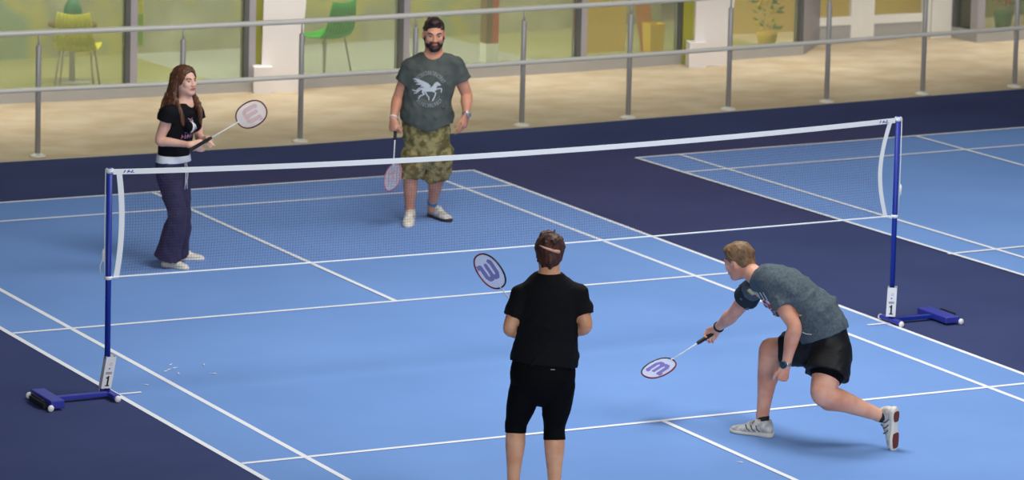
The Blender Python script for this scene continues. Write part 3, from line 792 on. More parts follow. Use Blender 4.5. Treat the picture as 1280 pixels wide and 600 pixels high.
for i in range(len(mp)-1): m.quad([mp[i]+UP*H, inb[i]+UP*H, inb[i+1]+UP*H, mp[i+1]+UP*H])
tag(m.build('ceiling', 'whiteframe'), kind='structure')

# tan blind behind the glass left of the second column
def at_depth(px, row, back):   # floor point under a pixel column, `back` metres behind the glazed front
    q = gr(px, row); 
    for i in range(len(mp)-1):
        if mp[i][0] <= q[0] <= mp[i+1][0] or i == len(mp)-2:
            n = nrm(np.cross(UP, mp[i+1]-mp[i])); d = planept(px, row, mp[i]+n*back, n); return V3(d[0], d[1], 0)
a, b = at_depth(732, 80, .12), at_depth(781, 80, .12); tag(slab(MB(), a, b, .16, 3.0, .01).build('roller_blind', 'tan'), 'tan roller blind hanging behind the glass left of the right-hand white column', 'blind')
def plain(o, label, cat): return tag(o, label, cat)
# raked white columns
def column(pl, pr, tl, tr, row, label):
    a = gr(pl, row); b = gr(pr, row); P = empty('raked_column', a, label, 'column'); t = nrm((b-a)*V3(1, 1, 0)); n = np.cross(UP, t)
    sc = CF/np.dot(a-CAM, CFW); k = 3.6/1.0
    w0 = np.linalg.norm(b-a); dl = (tl-pl)/sc*1.0; dr = (tr-pr)/sc
    zt = (row)/sc/math.cos(.19)   # height where the frame ends
    a1 = a+t*dl*(3.4/zt)*.45+UP*3.4; b1 = b+t*dr*(3.4/zt)*.45+UP*3.4; a2 = a+t*dl+UP*zt; b2 = b+t*dr+UP*zt
    m = MB(); d = .34
    def ring(p, q, dd): return [p, q, q+n*dd, p+n*dd]
    R = [ring(a+UP*0-t*0, b, d), ring(a2, b2, d), ring(a1, b1, d)]
    for i in range(2):
        for j in range(4): m.quad([R[i][j], R[i][(j+1) % 4], R[i+1][(j+1) % 4], R[i+1][j]])
    m.quad(R[2]); sh = m.build('shaft', 'colwhite', P)
    e = -n*.06; m = MB(); m.box(a+t*.07-n*.02+UP*.13-t*.06, t*.09, n*.1, UP*.13); m.build('footing', 'colwhite', P)
    q0 = a-t*.11; slab(MB(), q0+n*.1, q0+n*.1+t*.13, 0, 3.2, .05).build('olive_strip', 'olive', P)
column(326, 373, 328, 381, 115, 'leaning white column with a footing box behind the railing, left of the standing man')
column(868, 909, 868, 916, 82.5, 'leaning white column behind the railing, right part of the glazed front')

# furniture seen through the glass
def shell_chair(base, yaw, colm, label, h=.44):
    P = empty('shell_chair', base, label, 'chair'); c, s_ = math.cos(yaw), math.sin(yaw); X = V3(c, s_, 0); Y = V3(-s_, c, 0)
    T = lambda x, y, z: base+X*x+Y*y+UP*z
    m = MB(); N = 10; prof = [(-.21, h+.01), (-.17, h-.005), (0, h-.015), (.14, h-.005), (.2, h+.06), (.235, h+.2), (.26, h+.36)]
    g = []
    for (y, z) in prof: g.append([T((u-.5)*.42*(1-.25*max(0, z-h)/.36), y+.0, z+.05*abs(u-.5)**2*4*.5) for u in np.linspace(0, 1, N)])
    for i in range(len(g)-1):
        for j in range(N-1): m.quad([g[i][j], g[i][j+1], g[i+1][j+1], g[i+1][j]])
    k = 2; seat = m.build('seat_shell', colm, P, True); md = seat.modifiers.new('solid', 'SOLIDIFY'); md.thickness = .014
    for sx in (-1, 1):
        for sy in (-1, 1): MB().tube([T(sx*.15, sy*.13, h-.02), T(sx*.2, sy*.2, 0)], .011, 8).build('leg', 'steel', P, True)
    return P
shell_chair(at_depth(96, 112, .42), math.radians(150), 'yellow', 'yellow shell chair seen through the glass at far left')
tb = at_depth(90, 100, 1.05); TB = empty('side_table', tb, 'small brown round table behind the yellow chair, through the glass', 'table')
MB().tube([tb+UP*.56, tb+UP*.59], .24, 24).build('table_top', 'brownpanel', TB, True); MB().tube([tb+UP*.01, tb+UP*.56], .03, 10).build('leg', 'steel', TB, True); MB().tube([tb, tb+UP*.02], .18, 20).build('base', 'steel', TB, True)
m = MB(); m.tube([tb+UP*.592, tb+UP*.61, tb+UP*.68, tb+UP*.76, tb+UP*.82], [.06, .085, .095, .08, .045], 16); plain(m.build('plant_pot', 'dgreen', None, True), 'dark green rounded vase standing on the brown table at far left', 'vase')
shell_chair(at_depth(405, 98, .45), math.radians(200), 'green', 'bright green shell chair seen through the glass right of the left column')
a = at_depth(816, 74, .5); m = MB()
bx = [(-.09, -.09), (.09, -.09), (.09, .09), (-.09, .09)]; lo_ = [a+V3(x*.8, y*.8, 0) for x, y in bx]; hi_ = [a+V3(x, y, .36) for x, y in bx]; li_ = [a+V3(x*.9, y*.9, .36) for x, y in bx]; bi_ = [a+V3(x*.72, y*.72, .02) for x, y in bx]
m.quad(lo_[::-1])
for j in range(4): m.quad([lo_[j], lo_[(j+1) % 4], hi_[(j+1) % 4], hi_[j]]); m.quad([hi_[j], hi_[(j+1) % 4], li_[(j+1) % 4], li_[j]]); m.quad([li_[j], li_[(j+1) % 4], bi_[(j+1) % 4], bi_[j]])
m.quad(bi_); plain(m.build('waste_bin', 'amber'), 'yellow square bin behind the glass left of the right-hand column', 'bin')
b = at_depth(812, 70, .85); m = MB(); m.box(b+V3(-.02, 0, .5)+V3(-.03, .1, 0), (.1, .02, -.005), (0, .012, 0), (-.06, .05, .5)); plain(m.build('leaning_board', 'orange', bevel=.004), 'orange board leaning behind the yellow bin through the glass', 'board')
# striped pillar and the blooming shrubs
a = at_depth(611, 75, .9); P = empty('slim_pillar', a, 'brown and amber slim pillar with a white base behind the glass right of the standing man', 'pillar')
MB().aabb(a+V3(-.07, -.07, .0), a+V3(.07, .07, .2)).build('base', 'whiteframe', P); MB().aabb(a+V3(-.07, -.07, .2), a+V3(.0, .07, 3.1)).build('pillar_half', 'brownpanel', P); MB().aabb(a+V3(.0, -.07, .2), a+V3(.07, .07, 3.1)).build('pillar_half', 'flower', P)
a = at_depth(171, 110, .35); P = empty('hanging_banner', a, 'narrow yellow and green banner hanging behind the glass at the first grey mullion', 'banner')
slab(MB(), a, a+V3(.055, 0, 0), .75, 3.0, .01).build('banner_cloth', 'yellow', P); slab(MB(), a+V3(.003, 0, 0), a+V3(.058, 0, 0), .45, .75, .012).build('banner_foot', mat('lime', '9CC42A', .6), P)
def shrub(px, row, back, h, cols, label, rad=.11):
    a = at_depth(px, row, back); P = empty('potted_plant', a, label, 'potted plant'); rs = random.Random(px)
    MB().tube([a, a+UP*.18, a+UP*.2], [.08, .11, .11], 14).build('pot', cols[2], P, True)
    m = MB()
    for i in range(90):
        an = rs.random()*6.28; r = rad*rs.random()**.5; z = .22+rs.random()*(h-.22); c = a+V3(r*math.cos(an), r*math.sin(an), z); d = nrm(V3(math.cos(an), math.sin(an), rs.uniform(-.3, 1))); s_ = np.cross(d, nrm(V3(rs.random(), rs.random(), rs.random())))
        m.quad([c, c+d*.04+s_*.02, c+d*.09, c+d*.04-s_*.02], 0)
    m.build('foliage', cols[0], P)
    m = MB()
    for i in range(26):
        an = rs.random()*6.28; r = rad*.95; z = .25+rs.random()*(h-.25); m.ball(a+V3(r*math.cos(an), r*math.sin(an), z), .026, 8)
    m.build('blossom', cols[1], P, True)
leafm = mat('leaf_green', '4C8A20', .6)
shrub(958, 66, .35, .95, (leafm, 'amber', 'amber'), 'tall plant with yellow blossom in a yellow pot, through glass right of the right-hand column')
shrub(1204, 50, .9, .7, (mat('lobby_orange', 'D8A028', .6), 'flower', 'amber'), 'orange plant with red blossom just right of the white entrance doors')
shrub(1253, 46, .6, .95, (leafm, 'flower', 'dgreen'), 'dark green plant with red blossom behind the glass at the far right', .08)

# ================================================================== PEOPLE
def torso_chain(J, st, side): return Chain([J(*q[0]) for q in st], [q[1] for q in st], [q[2] for q in st], side, 5)

# ---------------- woman seen from behind (bottom centre)
def woman_back():
    G = gr(672, 626); J = joint_finder(G)
    P = empty('person', G, 'woman with tied-up auburn hair in black T-shirt and cropped leggings, seen from behind', 'person')
    R, Fw = RH, FH
    T = torso_chain(J, [((678, 486, 0), .13, .1), ((678, 472, .01), .19, .125), ((681, 448, .0), .18, .115), ((683, 424, 0), .172, .105), ((685, 400, 0), .172, .112), ((685.5, 378, -.01), .172, .115), ((686, 361, 0), .135, .085), ((686.5, 346, 0), .06, .058)], R)
    sl, sr = J(652, 369, 0), J(722, 368, 0)
    aL = limb(sl, J(637, 410, .03), J(657, 424, -.23), (.05, .048, .04, .04, .031, .026))
    aR = limb(sr, J(732, 408, .03), J(694, 424, -.26), (.05, .048, .04, .04, .031, .026))
    hL, hR = J(658, 481, 0), J(699, 481, 0)
    lL = limb(hL, J(645.5, 530, -.02), J(641, 611, .03), (.092, .084, .059, .06, .042, .036))
    lR = limb(hR, J(693, 533, -.02), J(693, 614, .05), (.092, .084, .06, .062, .044, .037))
    c = J(687, 315, -.01); A = frame(Fw-.12*UP+.0*R, UP)
    F = Field(.0045); F.chain(T, k=.03)
    for a, s in ((aL, sl), (aR, sr)): F.chain(a, k=.03); F.cone(s, J(686, 355, 0), .042, .04, k=.03)
    for l in (lL, lR): F.chain(l, k=.005)
    head(F, c, A, .96, J(686.5, 346, 0), .058)
    hd = nrm(J(666, 419, -.34)-J(657, 424, -.23)); hand(F, J(657, 424, -.23), R*.55+Fw*.8+UP*.1, R*.6-Fw*.6+UP*.2, -1, (60, 65, 40), .92)
    hand(F, J(694, 424, -.26), -R*.8+Fw*.5+UP*.05, -R*.3-Fw*.9, -1, (60, 65, 40), .92)
    for l in (lL, lR): F.cone(l.p[-1], l.p[-1]*V3(1, 1, 0)+UP*.06, .032, .028, k=.02)
    F.build('body', 'skinD', P)
    # T-shirt
    F = Field(.005); F.chain(T, 1.9, 7, .017, k=.03, flat=(1, 0)); F.chain(T, 1.75, 2.4, .021, k=.02, flat=(1, 0))
    for a, s in ((aL, sl), (aR, sr)):
        F.chain(a, 0, 1.3, .011, k=.03, flat=(0, 1), grow=.008); F.cone(s, J(686, 355, 0), .056, .058, k=.03); F.cone(s*.55+J(686, 355, 0)*.45, J(686, 356, 0), .06, .055, k=.03)
    F.disp(folds(3, .007, 30)); F.disp(folds(5, .003, 75))
    for a in (aL, aR): q = a.at(1.3)[0]; q2 = a.at(1.5)[0]; F.cone(q-.25*(q2-q), q2+(q2-q), .05, .052, k=.004, op='scone')
    F.cut(J(686, 340.5, 0), UP); F.cone(J(686.5, 348, 0), J(687, 335, -.02), .062, .068, k=.006, op='scone')
    F.build('t_shirt', 'tblack', P)
    F = Field(.005); F.chain(T, 0, 2.3, .006, k=.02)
    F.chain(lL, 0, 2.45, .006, k=.005, flat=(0, 1)); F.chain(lR, 0, 2.72, .006, k=.005, flat=(0, 1)); F.disp(folds(8, .002, 60))
    F.build('cropped_leggings', 'tights', P)
    mb = MB(); q = J(691, 462, .136); mb.box(q, R*.012, UP*.0015, FH*.001); mb.build('leggings_mark', 'printgrey', P)
    # hair, swept up and twisted
    tt = lambda x, y, z: c+.96*(x*A[0]+y*A[1]+z*A[2])
    F = Field(.0035); F.ell(tt(0, -.022, .03), (.092, .106, .1), A)
    F.ell(tt(0, -.06, -.035), (.07, .06, .055), A, k=.03)
    F.ell(tt(.004, -.105, .0), (.042, .034, .07), A, k=.02); F.ell(tt(.01, -.1, .075), (.05, .04, .035), A, k=.03); F.ell(tt(-.03, -.09, .04), (.04, .04, .05), A, k=.02)
    F.ell(tt(0, .1, -.045), (.075, .09, .1), A, k=.01, op='sell')
    for q in (-1, 1): F.ell(tt(q*.082, .008, -.028), (.02, .03, .042), A, k=.006, op='sell')
    F.disp(folds(11, .005, 70, A[2], .3)); F.disp(folds(12, .003, 130, A[2]+.5*A[0], .3))
    F.build('hair', 'hairbun', P)
    mb = MB(); e1, e2 = J(674.5, 307, .13), J(699, 315, .125); pts = [e1, e1*.6+e2*.4-Fw*.03, e2]
    mb.tube([e1, e1*.7+e2*.3-Fw*.02, e1*.3+e2*.7-Fw*.02, e2], [.003, .006, .009, .012], 10); mb.build('hair_clip', 'clip', P, True)
    for sgn, l in ((-1, lL), (1, lR)):
        f = nrm(Fw+sgn*.15*R); heel = l.p[-1]*V3(1, 1, 0)-f*.052
        shoe(P, heel, f, UP, 'shoewhite', 'sole', None, .25, sock='sockdark', socktop=l.p[-1]-UP*.03)
    tip = J(598.5, 319, -.34); butt = J(677, 433, -.34)
    d = nrm(tip-butt); butt = tip-d*.67
    racket(butt, tip, R*.66+UP*.45-FH*.6, 'badminton racket with red rim and purple W, held up by the woman in leggings', 'racketnavy', LP, 'racketred')
woman_back()

# ---------------- lunging man (right)
def man_lunge():
    G = gr(945, 543); J = joint_finder(G)
    P = empty('person', G, 'man with short sandy hair in slate T-shirt and black shorts, lunging to the left', 'person')
    sl, sr = J(970, 366, .2), J(939, 364, -.15)
    R = nrm(sr-sl)
    T = torso_chain(J, [((1036, 447, .2), .12, .1), ((1033, 425, .2), .165, .13), ((1023, 402, .19), .155, .122), ((1004, 381, .17), .165, .125), ((982, 364, .13), .175, .128), ((965, 355, .08), .15, .1), ((951, 349, .04), .06, .06)], R)
    aL = limb(sl, J(993, 408, .36), J(982.5, 457, .36), (.06, .055, .046, .049, .035, (.031, .026)))
    aR = limb(sr, J(918, 391, -.34), J(897, 410, -.55), (.058, .053, .044, .048, .035, (.03, .025)))
    hR, hL = J(1023, 433, .12), J(1040, 441, .28)
    lR = limb(hR, J(964, 438, .0), J(953, 520, .0), (.115, .092, .066, .071, .05, .04))
    lL = limb(hL, J(1029, 492, .42), J(1099, 519, .3), (.12, .1, .074, .07, .052, .041))
    c = J(924, 326, -.08); A = frame(nrm(-.75*RH+.58*FH-.34*UP), UP*.95-.1*RH)
    F = Field(.0045); F.chain(T, k=.03)
    for a, s in ((aL, sl), (aR, sr)): F.chain(a, k=.03); F.cone(s, J(956, 352, .06), .055, .06, k=.035)
    for l in (lL, lR): F.chain(l, k=.012)
    F.ell(lL.p[2]+UP*.0, (.07, .066, .07), k=.03); F.ell(lR.p[2]-RH*.012+UP*.01, (.06, .06, .066), k=.03)
    # calf muscles
    q = lR.at(2.9)[0]+RH*.02; F.cone(q+UP*.06, q-UP*.06, .05, .036, k=.03)
    q = lL.at(2.9)[0]-UP*.018; F.cone(q-RH*.06, q+RH*.07, .055, .04, k=.03)
    head(F, c, A, 1.02, J(948, 347, .04), .06)
    # trailing hand, loose fist below the watch
    hand(F, J(982.5, 458, .36), -UP-.22*RH, -RH*.45+FH*.9, -1, (78, 85, 50), 1.0, thumb_curl=30, thumb_out=28)
    hd = nrm(J(884, 416, -.64)-J(897, 410, -.55)); pn = nrm(-UP*.75-RH*.2-FH*.35)
    hand(F, J(897, 410, -.55), hd, pn, -1, (48, 68, 45), 1.0, thumb_curl=20, thumb_out=25)
    F.cone(lR.p[-1], lR.p[-1]-UP*.04, .034, .03, k=.02); F.cone(lL.p[-1], J(1106, 522, .3), .034, .028, k=.02)
    F.build('body', 'skinC', P)
    # T-shirt
    F = Field(.005); F.chain(T, 1.5, 6, .02, k=.03, flat=(1, 0)); F.chain(T, 1.33, 2.3, .03, k=.03, flat=(1, 0))
    for a, s, e in ((aL, sl, .98), (aR, sr, .62)):
        F.chain(a, 0, e, .014, k=.035, flat=(0, 1), grow=.012); F.cone(s, J(956, 352, .06), .068, .07, k=.035)
    ax = T.at(3)[0]-T.at(1.5)[0]
    F.disp(folds(23, .007, 26)); F.disp(folds(25, .0035, 70))
    for a, e in ((aL, .98), (aR, .62)): q = a.at(e)[0]; q2 = a.at(e+.25)[0]; F.cone(q-.3*(q2-q), q2+(q2-q), .058, .062, k=.004, op='scone')
    nb = J(950, 348.5, .04); nd = nrm(c-nb); F.cone(nb+nd*.07, nb+nd*.13, .088, .09, k=.006, op='scone'); F.cone(nb-nd*.01, nb+nd*.06, .064, .07, k=.006, op='scone')
    ts = F.build('t_shirt', 'theather', P)
    m = MB(); s_ = nrm(np.cross(nd, RH)); o = np.cross(nd, s_)
    m.tube([nb+nd*.008+.071*(math.cos(a)*s_+math.sin(a)*o) for a in np.linspace(0, 2*math.pi, 33)[:-1]], .006, 8, closed=True); m.build('collar', 'sleevedark', ts, True)
    g = Field(.005); g.chain(aR, 0, .62, .0195, k=.03, flat=(0, 1), grow=.012); g.cone(sr, sr*.7+J(956, 352, .06)*.3, .074, .06, k=.02); q = aR.at(.62)[0]; q2 = aR.at(.87)[0]; g.cone(q-.3*(q2-q), q2+(q2-q), .058, .062, k=.004, op='scone'); g.build('sleeve', 'sleevedark', ts)  # darker copy over the far sleeve, its shade put into the colour
    # chest print
    X = T.at(4.1)[0]; fw = nrm(np.cross(nrm(T.at(5)[0]-T.at(3)[0]), R)); up = nrm(T.at(5)[0]-T.at(3)[0])
    rs = random.Random(7); cells = {(i, j): rs.random() for i in range(-9, 9) for j in range(-9, 9)}
    def pr(u, v):
        if abs(u) > .95 or abs(v) > .95: return -1
        if v > .62: return (1 if u > -.2 else -1) if (int((u+2)*9) % 3) else 0
        if abs(v-.4) < .16: return 2 if stroke(u, v, [(-.9, .3), (-.3, .48), (.3, .3), (.9, .48)], .11) else 0
        if stroke(u, v, [(-.8, -.5), (-.2, .1), (.3, -.5), (.8, .1)], .06): return 0
        r = cells[(int(math.floor(u*8.9)), int(math.floor(v*8.9)))]
        if r < .28: return -1
        return 0 if r < .6 else (3 if r < .85 else 2)
    grid_print('chest_print', pr, 66, 66, (.29, .31), X+up*.005+R*.0, R, up, -fw, ts, ts, ['printwht', 'printyel', 'printred', 'printpur'])
    # shorts
    F = Field(.005); F.chain(T, 0, 1.5, .01, k=.03, flat=(0, 1))
    F.chain(lL, 0, 1.08, .012, k=.03, flat=(0, 1), grow=.034); F.chain(lR, 0, 1.42, .01, k=.03, flat=(0, 1), grow=.024)
    F.disp(folds(31, .008, 24)); F.disp(folds(33, .003, 60))
    q = lL.at(1.08)[0]; q2 = lL.at(1.3)[0]; F.cone(q-.3*(q2-q), q2, .105, .12, k=.004, op='scone')
    q = lR.at(1.42)[0]; q2 = lR.at(1.6)[0]; F.cone(q-.3*(q2-q), q2, .083, .09, k=.004, op='scone')
    F.build('shorts', 'shortblack', P)
    F = Field(.005); F.chain(lL, .4, 1.3, .006, k=.02, flat=(0, 1)); F.build('under_shorts', 'tights', P)
    m = MB(); pts = [J(x, y, w) for x, y, w in ((1003, 415.5, .335), (1008, 417.5, .34), (1015, 418, .345))]
    m.tube(pts, .003, 6); m.build('shorts_piping', 'printgrey', P)
    # hair
    tt = lambda x, y, z: c+1.02*(x*A[0]+y*A[1]+z*A[2])
    F = Field(.0035); F.ell(tt(0, -.018, .036), (.082, .102, .09), A); F.ell(tt(0, -.055, -.035), (.064, .052, .05), A, k=.03); F.ell(tt(0, .03, .085), (.055, .06, .032), A, k=.02)
    F.ell(tt(0, .11, -.04), (.085, .105, .1), A, k=.008, op='sell')
    for q in (-1, 1): F.ell(tt(q*.085, .005, -.022), (.024, .035, .045), A, k=.006, op='sell')
    F.disp(folds(41, .003, 120)); F.build('hair', 'hairbl', P)
    face_parts(P, c, A, 1.02, 'hairbl')
    # watch and wristband
    def band(a, t, r, mt, nm, th=.006, w=2):
        q = a.at(t)[0]; n = nrm(a.at(t+.1)[0]-a.at(t-.1)[0]) if t < len(a.p)-1.1 else nrm(a.p[-1]-a.p[-2]); s_ = nrm(np.cross(n, (0, .2, 1) if abs(n[2]) < .8 else (1, .3, 0))); o = np.cross(n, s_); m = MB()
        for k in range(w): m.tube([q+n*(k-w/2)*th*1.3+r*(math.cos(x)*s_+math.sin(x)*o) for x in np.linspace(0, 2*math.pi, 25)[:-1]], th, 6, closed=True)
        return m.build(nm, mt, P, True), q, n
    w_, q, n = band(aL, 4.85, .03, 'gold', 'watch', .005, 3)
    f = nrm(-FH*.8-RH*.55); MB().tube([q+f*.03, q+f*.045, q+f*.047], [.024, .024, .02], 18).build('watch_dial', 'dial', w_, True)
    band(aR, 4.8, .032, 'sockdark', 'wristband', .006, 2)
    # shoes
    heel = gr(966, 547); toe = gr(919, 541)
    shoe(P, heel, toe-heel, UP, 'shoesilver', 'sole', None, .29, sock='sockdark', socktop=J(953.5, 521, 0), accent='darkgrey', laces='ink', sole2='solered')
    F1 = J(1119, 567, .35); heelb = J(1121, 508, .36); fwd = nrm(F1-heelb); upv = nrm(-.80*RH+.58*FH+.04*UP)
    shoe(P, J(1121, 509.5, .35), fwd, upv, 'shoesilver', 'sole', None, .288, sock='sockdark', socktop=J(1102, 520, .3), accent='darkgrey', sole2='solered', laces='ink')
    # racket
    # grip lies in the right hand
    W = J(897, 410, -.55); g = W+hd*.082+pn*.03
    head_c = J(823, 460, 0); tipdir = None
    best = None
    for dw in np.linspace(-.5, .5, 201):
        hc = J(823.5, 460, -.62+dw); L = np.linalg.norm(hc-g)
        e = abs(L-.47)
        if dw > -.05 and (best is None or e < best[0]): best = (e, hc)
    d = nrm(best[1]-g); butt = best[1]-d*.55
    sd = nrm(.30*UP*1.0-.1*RH+.9*FH)
    racket(butt, butt+d*.67, sd, 'badminton racket with dark rim and purple W held low by the lunging man', 'racketnavy', LP, 'racketred')
man_lunge()

# ---------------- woman with long brown hair (far left)
def woman_left():
    G = gr(218, 333); J = joint_finder(G)
    P = empty('person', G, 'woman with long brown hair in black printed top and flared navy trousers behind the net', 'person')
    f = nrm(.80*RH-.6*FH); R = np.cross(f, UP)
    T = torso_chain(J, [((218, 226, 0), .12, .09), ((217, 210, 0), .15, .105), ((217, 193, 0), .13, .098), ((219, 176, 0), .127, .094), ((223, 155, 0), .14, .105), ((228, 140, 0), .125, .08), ((232, 128, 0), .052, .05)], R)
    sr, sl = J(210, 141, .13), J(245, 139, -.12)
    aR = limb(sr, J(199.5, 176, .12), J(238, 181, .2), (.043, .041, .034, .034, .026, (.024, .02)))
    aL = limb(sl, J(249, 171, -.12), J(253, 174, .09), (.043, .04, .033, .033, .026, (.024, .02)))
    lR = limb(J(212, 222, .06), J(221.5, 270, .12), J(209, 322, .06), (.088, .075, .053, .055, .043, .036))
    lL = limb(J(223, 221, -.07), J(227, 268, -.05), J(220, 316, -.17), (.088, .075, .053, .055, .043, .036))
    c = J(231.5, 101, 0); A = frame(nrm(.7*RH-.7*FH+.06*UP), UP)
    F = Field(.0045); F.chain(T, k=.03)
    for a, s in ((aR, sr), (aL, sl)): F.chain(a, k=.025); F.cone(s, J(231, 135, 0), .04, .045, k=.03)
    for l in (lL, lR): F.chain(l, k=.012)
    head(F, c, A, .95, J(232, 129, 0), .05)
    gd = nrm(J(331, 133, .25)-J(239, 187, .25)); 
    hand(F, J(238, 181, .2), RH*.95+UP*.05+.1*FH, nrm(-UP*.2+FH*.95), -1, (55, 65, 40), .95, thumb_curl=20, thumb_out=30)
    hand(F, J(253, 174, .09), nrm(RH*.75-FH*.55+UP*.2), nrm(-RH*.35-FH*.4-UP*.8), 1, (55, 65, 40), .92, thumb_curl=20, thumb_out=30)
    F.cone(lR.p[-1], gr(215, 333)+UP*.06, .032, .03, k=.02); F.cone(lL.p[-1], gr(229, 325)+UP*.06, .032, .03, k=.02)
    F.build('body', 'skinA', P)
    F = Field(.0045); F.chain(T, 2.0, 6, .011, k=.03, flat=(1, 0))
    F.ell(J(229, 157, .06)+f*.07, (.045, .045, .045), k=.03); F.ell(J(236, 156, -.06)+f*.07, (.045, .045, .045), k=.03)
    for a, s in ((aR, sr), (aL, sl)):
        F.chain(a, 0, .55, .012, k=.03, flat=(0, 1), grow=.016); F.cone(s, J(231, 135, 0), .053, .055, k=.03)
    F.disp(folds(53, .005, 34))
    for a in (aR, aL): q = a.at(.55)[0]; q2 = a.at(.75)[0]; F.cone(q-.3*(q2-q), q2+(q2-q), .047, .05, k=.004, op='scone')
    F.cut(J(232, 127.5, 0), UP); F.cone(J(232, 132, 0)+f*.01, J(234, 118, 0)+f*.03, .05, .07, k=.006, op='scone')
    ts = F.build('t_shirt', 'tblack', P)
    def pr(u, v):
        if stroke(u, v, [(-.42, -.2), (-.3, .55), (0, .1), (.3, .55), (.42, -.2)], .08): return 2
        if stroke(u, v, [(-.3, .2), (0, -.25), (.3, .2)], .06) or stroke(u, v, [(-.25, .8), (0, .65), (.25, .8)], .04): return 0
        if -.42 > v > -.78:
            k = int((u+.75)/.3); q = ((u+.75) % .3)/.3
            if 0 <= k < 5 and abs(u) < .75 and (q < .22 or abs(v+.6) < .05 and q < .6 or v < -.7 and k % 2 and q < .7): return 0 if k != 2 else 2
        if stroke(u, v, [(-.5, -.3), (.5, -.34)], .03): return 1
        if stroke(u, v, [(.45, .1), (.7, -.05), (.5, -.2)], .05): return 1
        return -1
    X = T.at(4)[0]-UP*.02; grid_print('chest_print', pr, 70, 70, (.18, .2), X, -R, UP, -f, ts, ts, ['printpink', 'printlil', 'printwht'])
    # trousers
    F = Field(.005); F.chain(T, 0, 1.55, .013, k=.03, flat=(0, 1))
    for l, g1 in ((lR, .052), (lL, .048)):
        F.chain(l, 0, 2, .008, k=.03); F.chain(l, 2, 5, .014, k=.03, flat=(0, 1), grow=g1)
    F.disp(folds(61, .005, 38, UP, .25)); F.disp(folds(63, .002, 80, UP, .3))
    F.cut(V3(0, 0, .035), -UP)
    for l in (lR, lL): F.cone(l.p[-1]+UP*.02, l.p[-1]-UP*.08, .065, .07, k=.004, op='scone')
    tr = F.build('trousers', 'navypants', P)
    F = Field(.0045); F.chain(T, 1.5, 2.02, .015, k=.01, flat=(1, 1)); F.build('waistband', 'bandwhite', P)
    m = MB(); w0 = T.at(1.5)[0]+f*.125; 
    for dx in (-.008, .01): m.tube([w0+R*dx, w0+R*dx*1.3-UP*.06+f*.015, w0+R*dx*.8-UP*.14+f*.01, w0+R*dx*1.6-UP*.2+f*.008], .004, 6)
    m.build('drawstring', 'bandwhite', tr, True)
    # hair: long, parted, falling over both shoulders
    tt = lambda x, y, z: c+.95*(x*A[0]+y*A[1]+z*A[2])
    F = Field(.0035); F.ell(tt(0, -.02, .032), (.088, .106, .094), A)
    F.ell(tt(0, .1, -.045), (.076, .094, .12), A, k=.01, op='sell')
    F.cone(tt(0, -.03, -.05), tt(0, -.02, -.22), .045, .07, k=.01, op='scone')
    sp = []
    F.chain(Chain([tt(.074, -.03, .03), tt(.088, -.035, -.06), tt(.1, -.03, -.13), tt(.105, .02, -.2), tt(.1, .055, -.28), tt(.095, .07, -.345)], [.03, .034, .034, .034, .03, .012], [.014, .018, .02, .02, .018, .01], A[1]), k=.02)
    F.chain(Chain([tt(-.074, -.03, .03), tt(-.084, -.03, -.06), tt(-.09, -.01, -.13), tt(-.085, .05, -.2), tt(-.075, .085, -.27), tt(-.07, .095, -.34)], [.03, .03, .03, .03, .026, .012], [.018, .02, .02, .02, .018, .01], A[1]), k=.02)
    F.chain(Chain([tt(.02, -.09, .03), tt(.03, -.1, -.07), tt(.05, -.115, -.15), tt(.08, -.12, -.24), tt(.085, -.1, -.33), tt(.08, -.09, -.37)], [.05, .07, .08, .085, .07, .035], [.03, .03, .03, .03, .024, .012], A[0]), k=.03)
    F.chain(Chain([tt(.085, -.03, .0), tt(.1, -.05, -.1), tt(.13, -.05, -.2), tt(.14, -.03, -.29), tt(.13, -.01, -.35)], [.03, .045, .055, .045, .02], [.02, .022, .024, .022, .01], A[1]), k=.025)
    F.disp(folds(71, .0028, 190, A[2], .06)); F.build('hair', 'hairbr', P)
    face_parts(P, c, A, .95, 'hairbr')
    # light shoes
    for hp, tp in (((203, 332.5), (229, 337)), ((214, 325.5), (236, 325.5))):
        h = gr(*hp); t_ = gr(*tp); shoe(P, h, t_-h, UP, 'shoewhite', 'sole', None, .25, laces='shoewhite')
    tip = J(331, 133, .25); butt = J(239.5, 186.5, .22); d = nrm(tip-butt); butt = tip-d*.67
    racket(butt, tip, UP*.86+RH*.5, 'badminton racket with maroon rim and peach W held out by the long-haired woman', 'racketbrown', LO, None)
woman_left()

